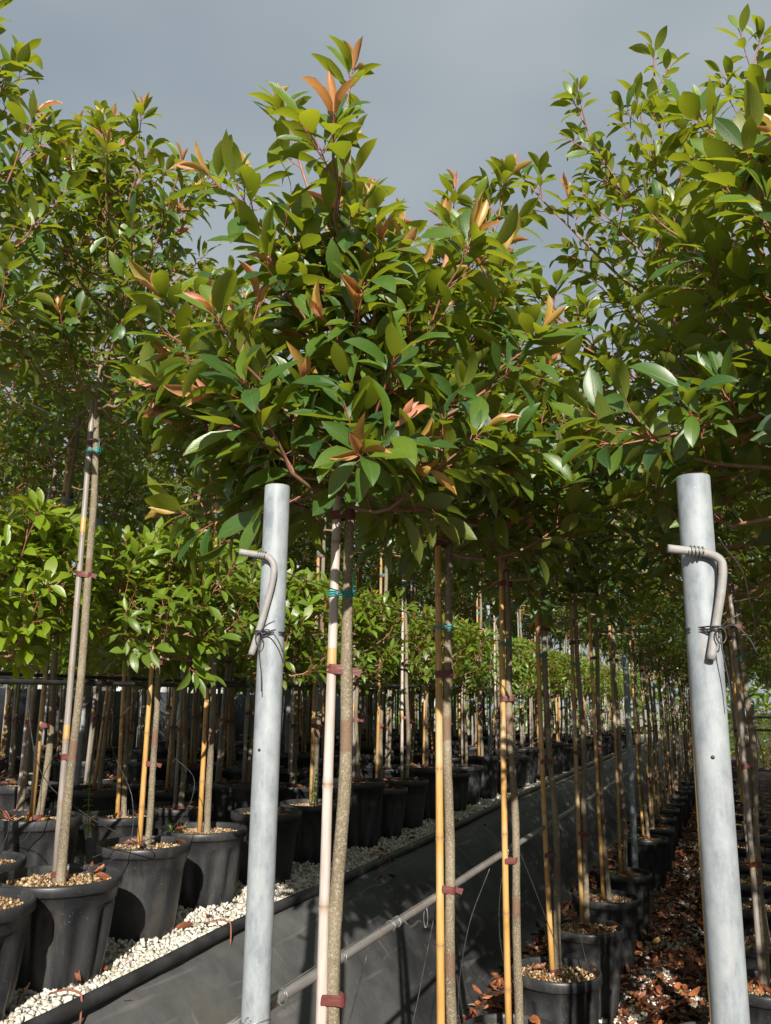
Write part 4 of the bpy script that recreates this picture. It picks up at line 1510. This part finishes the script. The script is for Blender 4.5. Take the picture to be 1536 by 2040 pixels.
# ------------------------------------------------------------------ weeds
def weed(x, y, z, h, nlv, label, seed, spread=.03, L=.035):
    r = np.random.default_rng(seed)
    e = bpy.data.objects.new('weed', None)
    COL.objects.link(e)
    e.location = (x, y, z)
    tag(e, label, 'weed')
    acc = Acc()
    ns = 3 if spread > .04 else 1
    pos, d, u, l = [], [], [], []
    for s in range(ns):
        a = r.uniform(0, 6.28)
        tip = np.array([math.cos(a) * spread, math.sin(a) * spread, h * r.uniform(.75, 1)])
        pts = spline([(0, 0, -.01), tip * .5 + r.normal(size=3) * .006, tip], 12)
        acc.tube(pts, np.linspace(.0028, .001, 12), 5)
        for k in range(nlv // ns):
            f = .08 + .92 * k / (nlv // ns)
            p = pts[min(int(f * 11), 11)]
            a = k * 2.4
            pos.append(p)
            d.append(norm([math.cos(a), math.sin(a), .55 - .6 * (1 - f) + .8 * f ** 4]))
            u.append((0, 0, 1.0))
            l.append(L * (1.15 - .55 * f) * r.uniform(.8, 1.2))
    link('stem', acc.mesh('stem', M['weed']), e)
    n_ = len(pos)
    sh = [leaf_shape(.55, .2, .9, 0, petiole=False, st=ST2, hw=HW2)]
    col = np.stack([np.full(n_, .9), np.zeros(n_), np.zeros(n_), np.full(n_, .6)], 1)
    o = link('foliage', leaves_mesh('weed_foliage', sh, np.array(pos), frames(norm(np.array(d)), np.array(u)), np.array(l), np.zeros(n_, int), col, M['leaf']), e)
    o['kind'] = 'stuff'


weed(-2.93, 3.52, 1.07, .27, 60, 'tall narrow-leaved weed in a shaded pot behind the leaning tree', 1, .02)
weed(-2.35, 4.80, 1.065, .30, 80, 'tall feathery weed growing in the pot three after the smooth-sided one', 2, .015)
weed(-2.50, 3.62, 1.065, .085, 60, 'low bushy weed in the pot of the tree with the bent orange cane', 3, .05, .022)
weed(-2.36, 6.35, 1.08, .26, 50, 'slender weed in a shaded pot farther along the bed edge', 4, .02)
weed(-2.48, 5.75, 1.08, .30, 30, 'dark slender weed beside the pale double stem on the bed', 5, .03)
weed(-2.66, 2.38, 1.07, .16, 30, 'small leafy weed in the pot of the brightest crown', 6, .03)

# ------------------------------------------------------------------ fallen leaves
r2 = np.random.default_rng(21)


def flat_leaves(n_, xf, yf, zf, lo, hi, r, hov=.03):
    y = yf(r, n_)
    x = xf(r, n_, y)
    pos = np.stack([x, y, zf(x, y) + r.uniform(.006, hov, n_)], 1)
    a = r.uniform(0, 6.28, n_)
    d = norm(np.stack([np.cos(a), np.sin(a), r.normal(size=n_) * .22], 1))
    fr = frames(d, norm(np.array([0, 0, 1.0]) + r.normal(size=(n_, 3)) * .45))
    return pos, fr, r.uniform(lo, hi, n_), r.integers(0, 8, n_), r.beta(2, 2.2, n_)


def path_x(r, n_, y):
    return np.where(r.uniform(0, 1, n_) < .45, r.uniform(-1.38, -.95, n_), r.uniform(-.66, .05, n_))


P_, Fr_, L_, V_, C_ = flat_leaves(8000, path_x, lambda r, n_: 3.2 + 13 * r.uniform(0, 1, n_) ** 1.4, lambda x, y: 0 * x + GZ + .004, .05, .095, r2)
ind = np.argsort(P_[:, 1])[:180]
mask = np.ones(len(P_), bool)
mask[ind] = False
o = link('leaf_litter', leaves_mesh('leaf_litter', DEADL, P_[mask], Fr_[mask], L_[mask], V_[mask], np.stack([C_, 0 * C_, 0 * C_, 0 * C_], 1)[mask], M['dead']))
tag(o, 'rust-brown dead leaves littering the path and the foot of the bank', 'leaves', kind='stuff')
DEAD1 = {(k, c): single_leaf('fallen_leaf', DEADL[k], ((c + .5) / 5, 0, 0, 0), M['dead']) for k in range(8) for c in range(5)}


def fallen(p, fr, l, v, c, label, group):
    mm = np.eye(4)
    mm[:3, :3] = fr * l
    mm[:3, 3] = p
    o = link('fallen_leaf', DEAD1[(int(v), min(4, int(c * 5)))])
    o.matrix_world = Matrix(mm.tolist())
    tag(o, label, 'leaf', group)


for k in ind:
    fallen(P_[k], Fr_[k], L_[k], V_[k], C_[k], 'curled rust-brown leaf fallen by the pots at the path', 'fallen leaves by the pots at the path')
Pb, Fb, Lb, Vb, Cb = flat_leaves(46, lambda r, n_, y: -2.02 - .14 * r.uniform(0, 1, n_), lambda r, n_: 2.0 + 7 * r.uniform(0, 1, n_) ** 1.2, lambda x, y: 0 * x + BED_Z + .012, .045, .08, r2)
for k in range(len(Pb)):
    fallen(Pb[k], Fb[k], Lb[k], Vb[k], .35 + .5 * Cb[k], 'orange-brown leaf lying on the pale gravel strip', 'fallen leaves on the gravel strip')
Pb, Fb, Lb, Vb, Cb = flat_leaves(14, lambda r, n_, y: -1.925 + .04 * r.uniform(0, 1, n_), lambda r, n_: 2.3 + 6 * r.uniform(0, 1, n_), lambda x, y: bank_z(x) - .004, .045, .07, r2, .010)
for k in range(len(Pb)):
    fallen(Pb[k], Fb[k], Lb[k], Vb[k], .4, 'brown leaf caught between the edging pipe and the bank', 'fallen leaves below the edging pipe')

# ------------------------------------------------------------------ far background
r3 = np.random.default_rng(31)


def hedge(x0, x1, y0, y1, z0, z1, n_, L, light, label, seed, name='far_hedge'):
    r = np.random.default_rng(seed)
    pos = np.stack([r.uniform(x0, x1, n_), r.uniform(y0, y1, n_), z0 + (z1 - z0) * r.uniform(0, 1, n_) ** .8], 1)
    pos[:, 2] += .35 * np.sin(pos[:, 0] * 1.1 + pos[:, 1]) * (pos[:, 2] - z0) / (z1 - z0)
    d = norm(r.normal(size=(n_, 3)) + np.array([0, -.3, .1]))
    fr = frames(d, norm(r.normal(size=(n_, 3)) * .6 + np.array([.2, -.5, 1.0])))
    col = np.stack([np.clip(.4 + .25 * r.normal(size=n_), 0, 1), np.zeros(n_), np.zeros(n_), np.full(n_, light)], 1)
    o = link(name, leaves_mesh(name, FARL, pos, fr, L * r.uniform(.7, 1.3, n_), r.integers(0, 5, n_), col, M['leaf']))
    return tag(o, label, 'hedge', kind='stuff')


hedge(-34, 22, 30, 33, 0, 3.6, 16000, .34, 0, 'distant dark hedge closing off the nursery', 1)
hedge(-24, -21, 8, 33, .7, 4.4, 9000, .34, 0, 'distant hedge beyond the raised bed', 2)
# a pale shrub beyond the far end of the block
e = bpy.data.objects.new('far_shrub', None)
COL.objects.link(e)
e.location = (.75, 24.5, 0)
tag(e, 'pale yellow-green shrub far behind the post by the path', 'shrub')
r = np.random.default_rng(77)
n_ = 1600
d = norm(r.normal(size=(n_, 3)))
pos = d * (r.uniform(0, 1, n_) ** .3)[:, None] * np.array([.75, .75, .85]) + np.array([0, 0, 1.0])
col = np.stack([np.full(n_, 1.0), r.uniform(0, .25, n_), 0 * d[:, 0], np.full(n_, 1.0)], 1)
o = link('foliage', leaves_mesh('foliage', FARL, pos, frames(norm(d + r.normal(size=(n_, 3)) * .6), norm(np.array([0, 0, 1.0]) + r.normal(size=(n_, 3)) * .4)), r.uniform(.06, .12, n_), r.integers(0, 5, n_), col, M['leaf']), e)
o['kind'] = 'stuff'
acc = Acc()
for k in range(6):
    a = k * 1.05
    acc.tube(spline([(0, 0, 0), (.15 * math.cos(a), .15 * math.sin(a), .4), (.4 * math.cos(a), .4 * math.sin(a), 1.1)], 8), np.linspace(.02, .006, 8), 5)
link('stems', acc.mesh('stems', M['bark']), e)
# low pipe trestle before the shrub
e = bpy.data.objects.new('pipe_trestle', None)
COL.objects.link(e)
e.location = (.62, 15.2, 0)
tag(e, 'low grey pipe trestle across the end of the shaded block', 'trestle')
for z in (1.55, 1.35, .75):
    acc = Acc()
    acc.tube([(-.35, 0, z), (2.6, 0, z)], .022, 10)
    link('cross_pipe', acc.mesh('cross_pipe', M['steel']), e)
for x in (-.3, .75, 1.8):
    acc = Acc()
    acc.tube([(x, .05, 0), (x, .05, 1.75)], .022, 10)
    link('upright', acc.mesh('upright', M['steel']), e)
# pale greenhouse far behind the bed
e = bpy.data.objects.new('greenhouse', None)
COL.objects.link(e)
e.location = (-19.5, 12, BED_Z)
tag(e, 'long pale greenhouse wall glimpsed between stems beyond the raised bed', 'greenhouse')
for k in range(10):
    acc = Acc()
    acc.box((0, k * 2.0 + .04, .9), (.05, k * 2.0 + 1.96, 2.3))
    link('panel', acc.mesh('panel', M['wall'], False), e)
    acc = Acc()
    acc.box((-.05, k * 2.0 - .035, 0), (.1, k * 2.0 + .035, 2.6))
    link('frame_post', acc.mesh('frame_post', M['steel'], False), e)
acc = Acc()
acc.box((0, 0, 0), (.06, 20, .88))
link('base_sheet', acc.mesh('base_sheet', M['tarp'], False), e)
# dark windbreak netting behind the bed
e = bpy.data.objects.new('windbreak_fence', None)
COL.objects.link(e)
e.location = (-8.4, 3, BED_Z)
tag(e, 'dark netting windbreak standing behind the packed pots', 'fence')
for k in range(9):
    acc = Acc()
    acc.box((0, k * 2.0, 0), (.01, k * 2.0 + 1.98, 1.05))
    link('netting', acc.mesh('netting', M['tarp'], False), e)
    acc = Acc()
    acc.tube([(.04, k * 2.0, -.1), (.04, k * 2.0, 1.5)], .025, 8)
    link('fence_post', acc.mesh('fence_post', M['steel']), e)
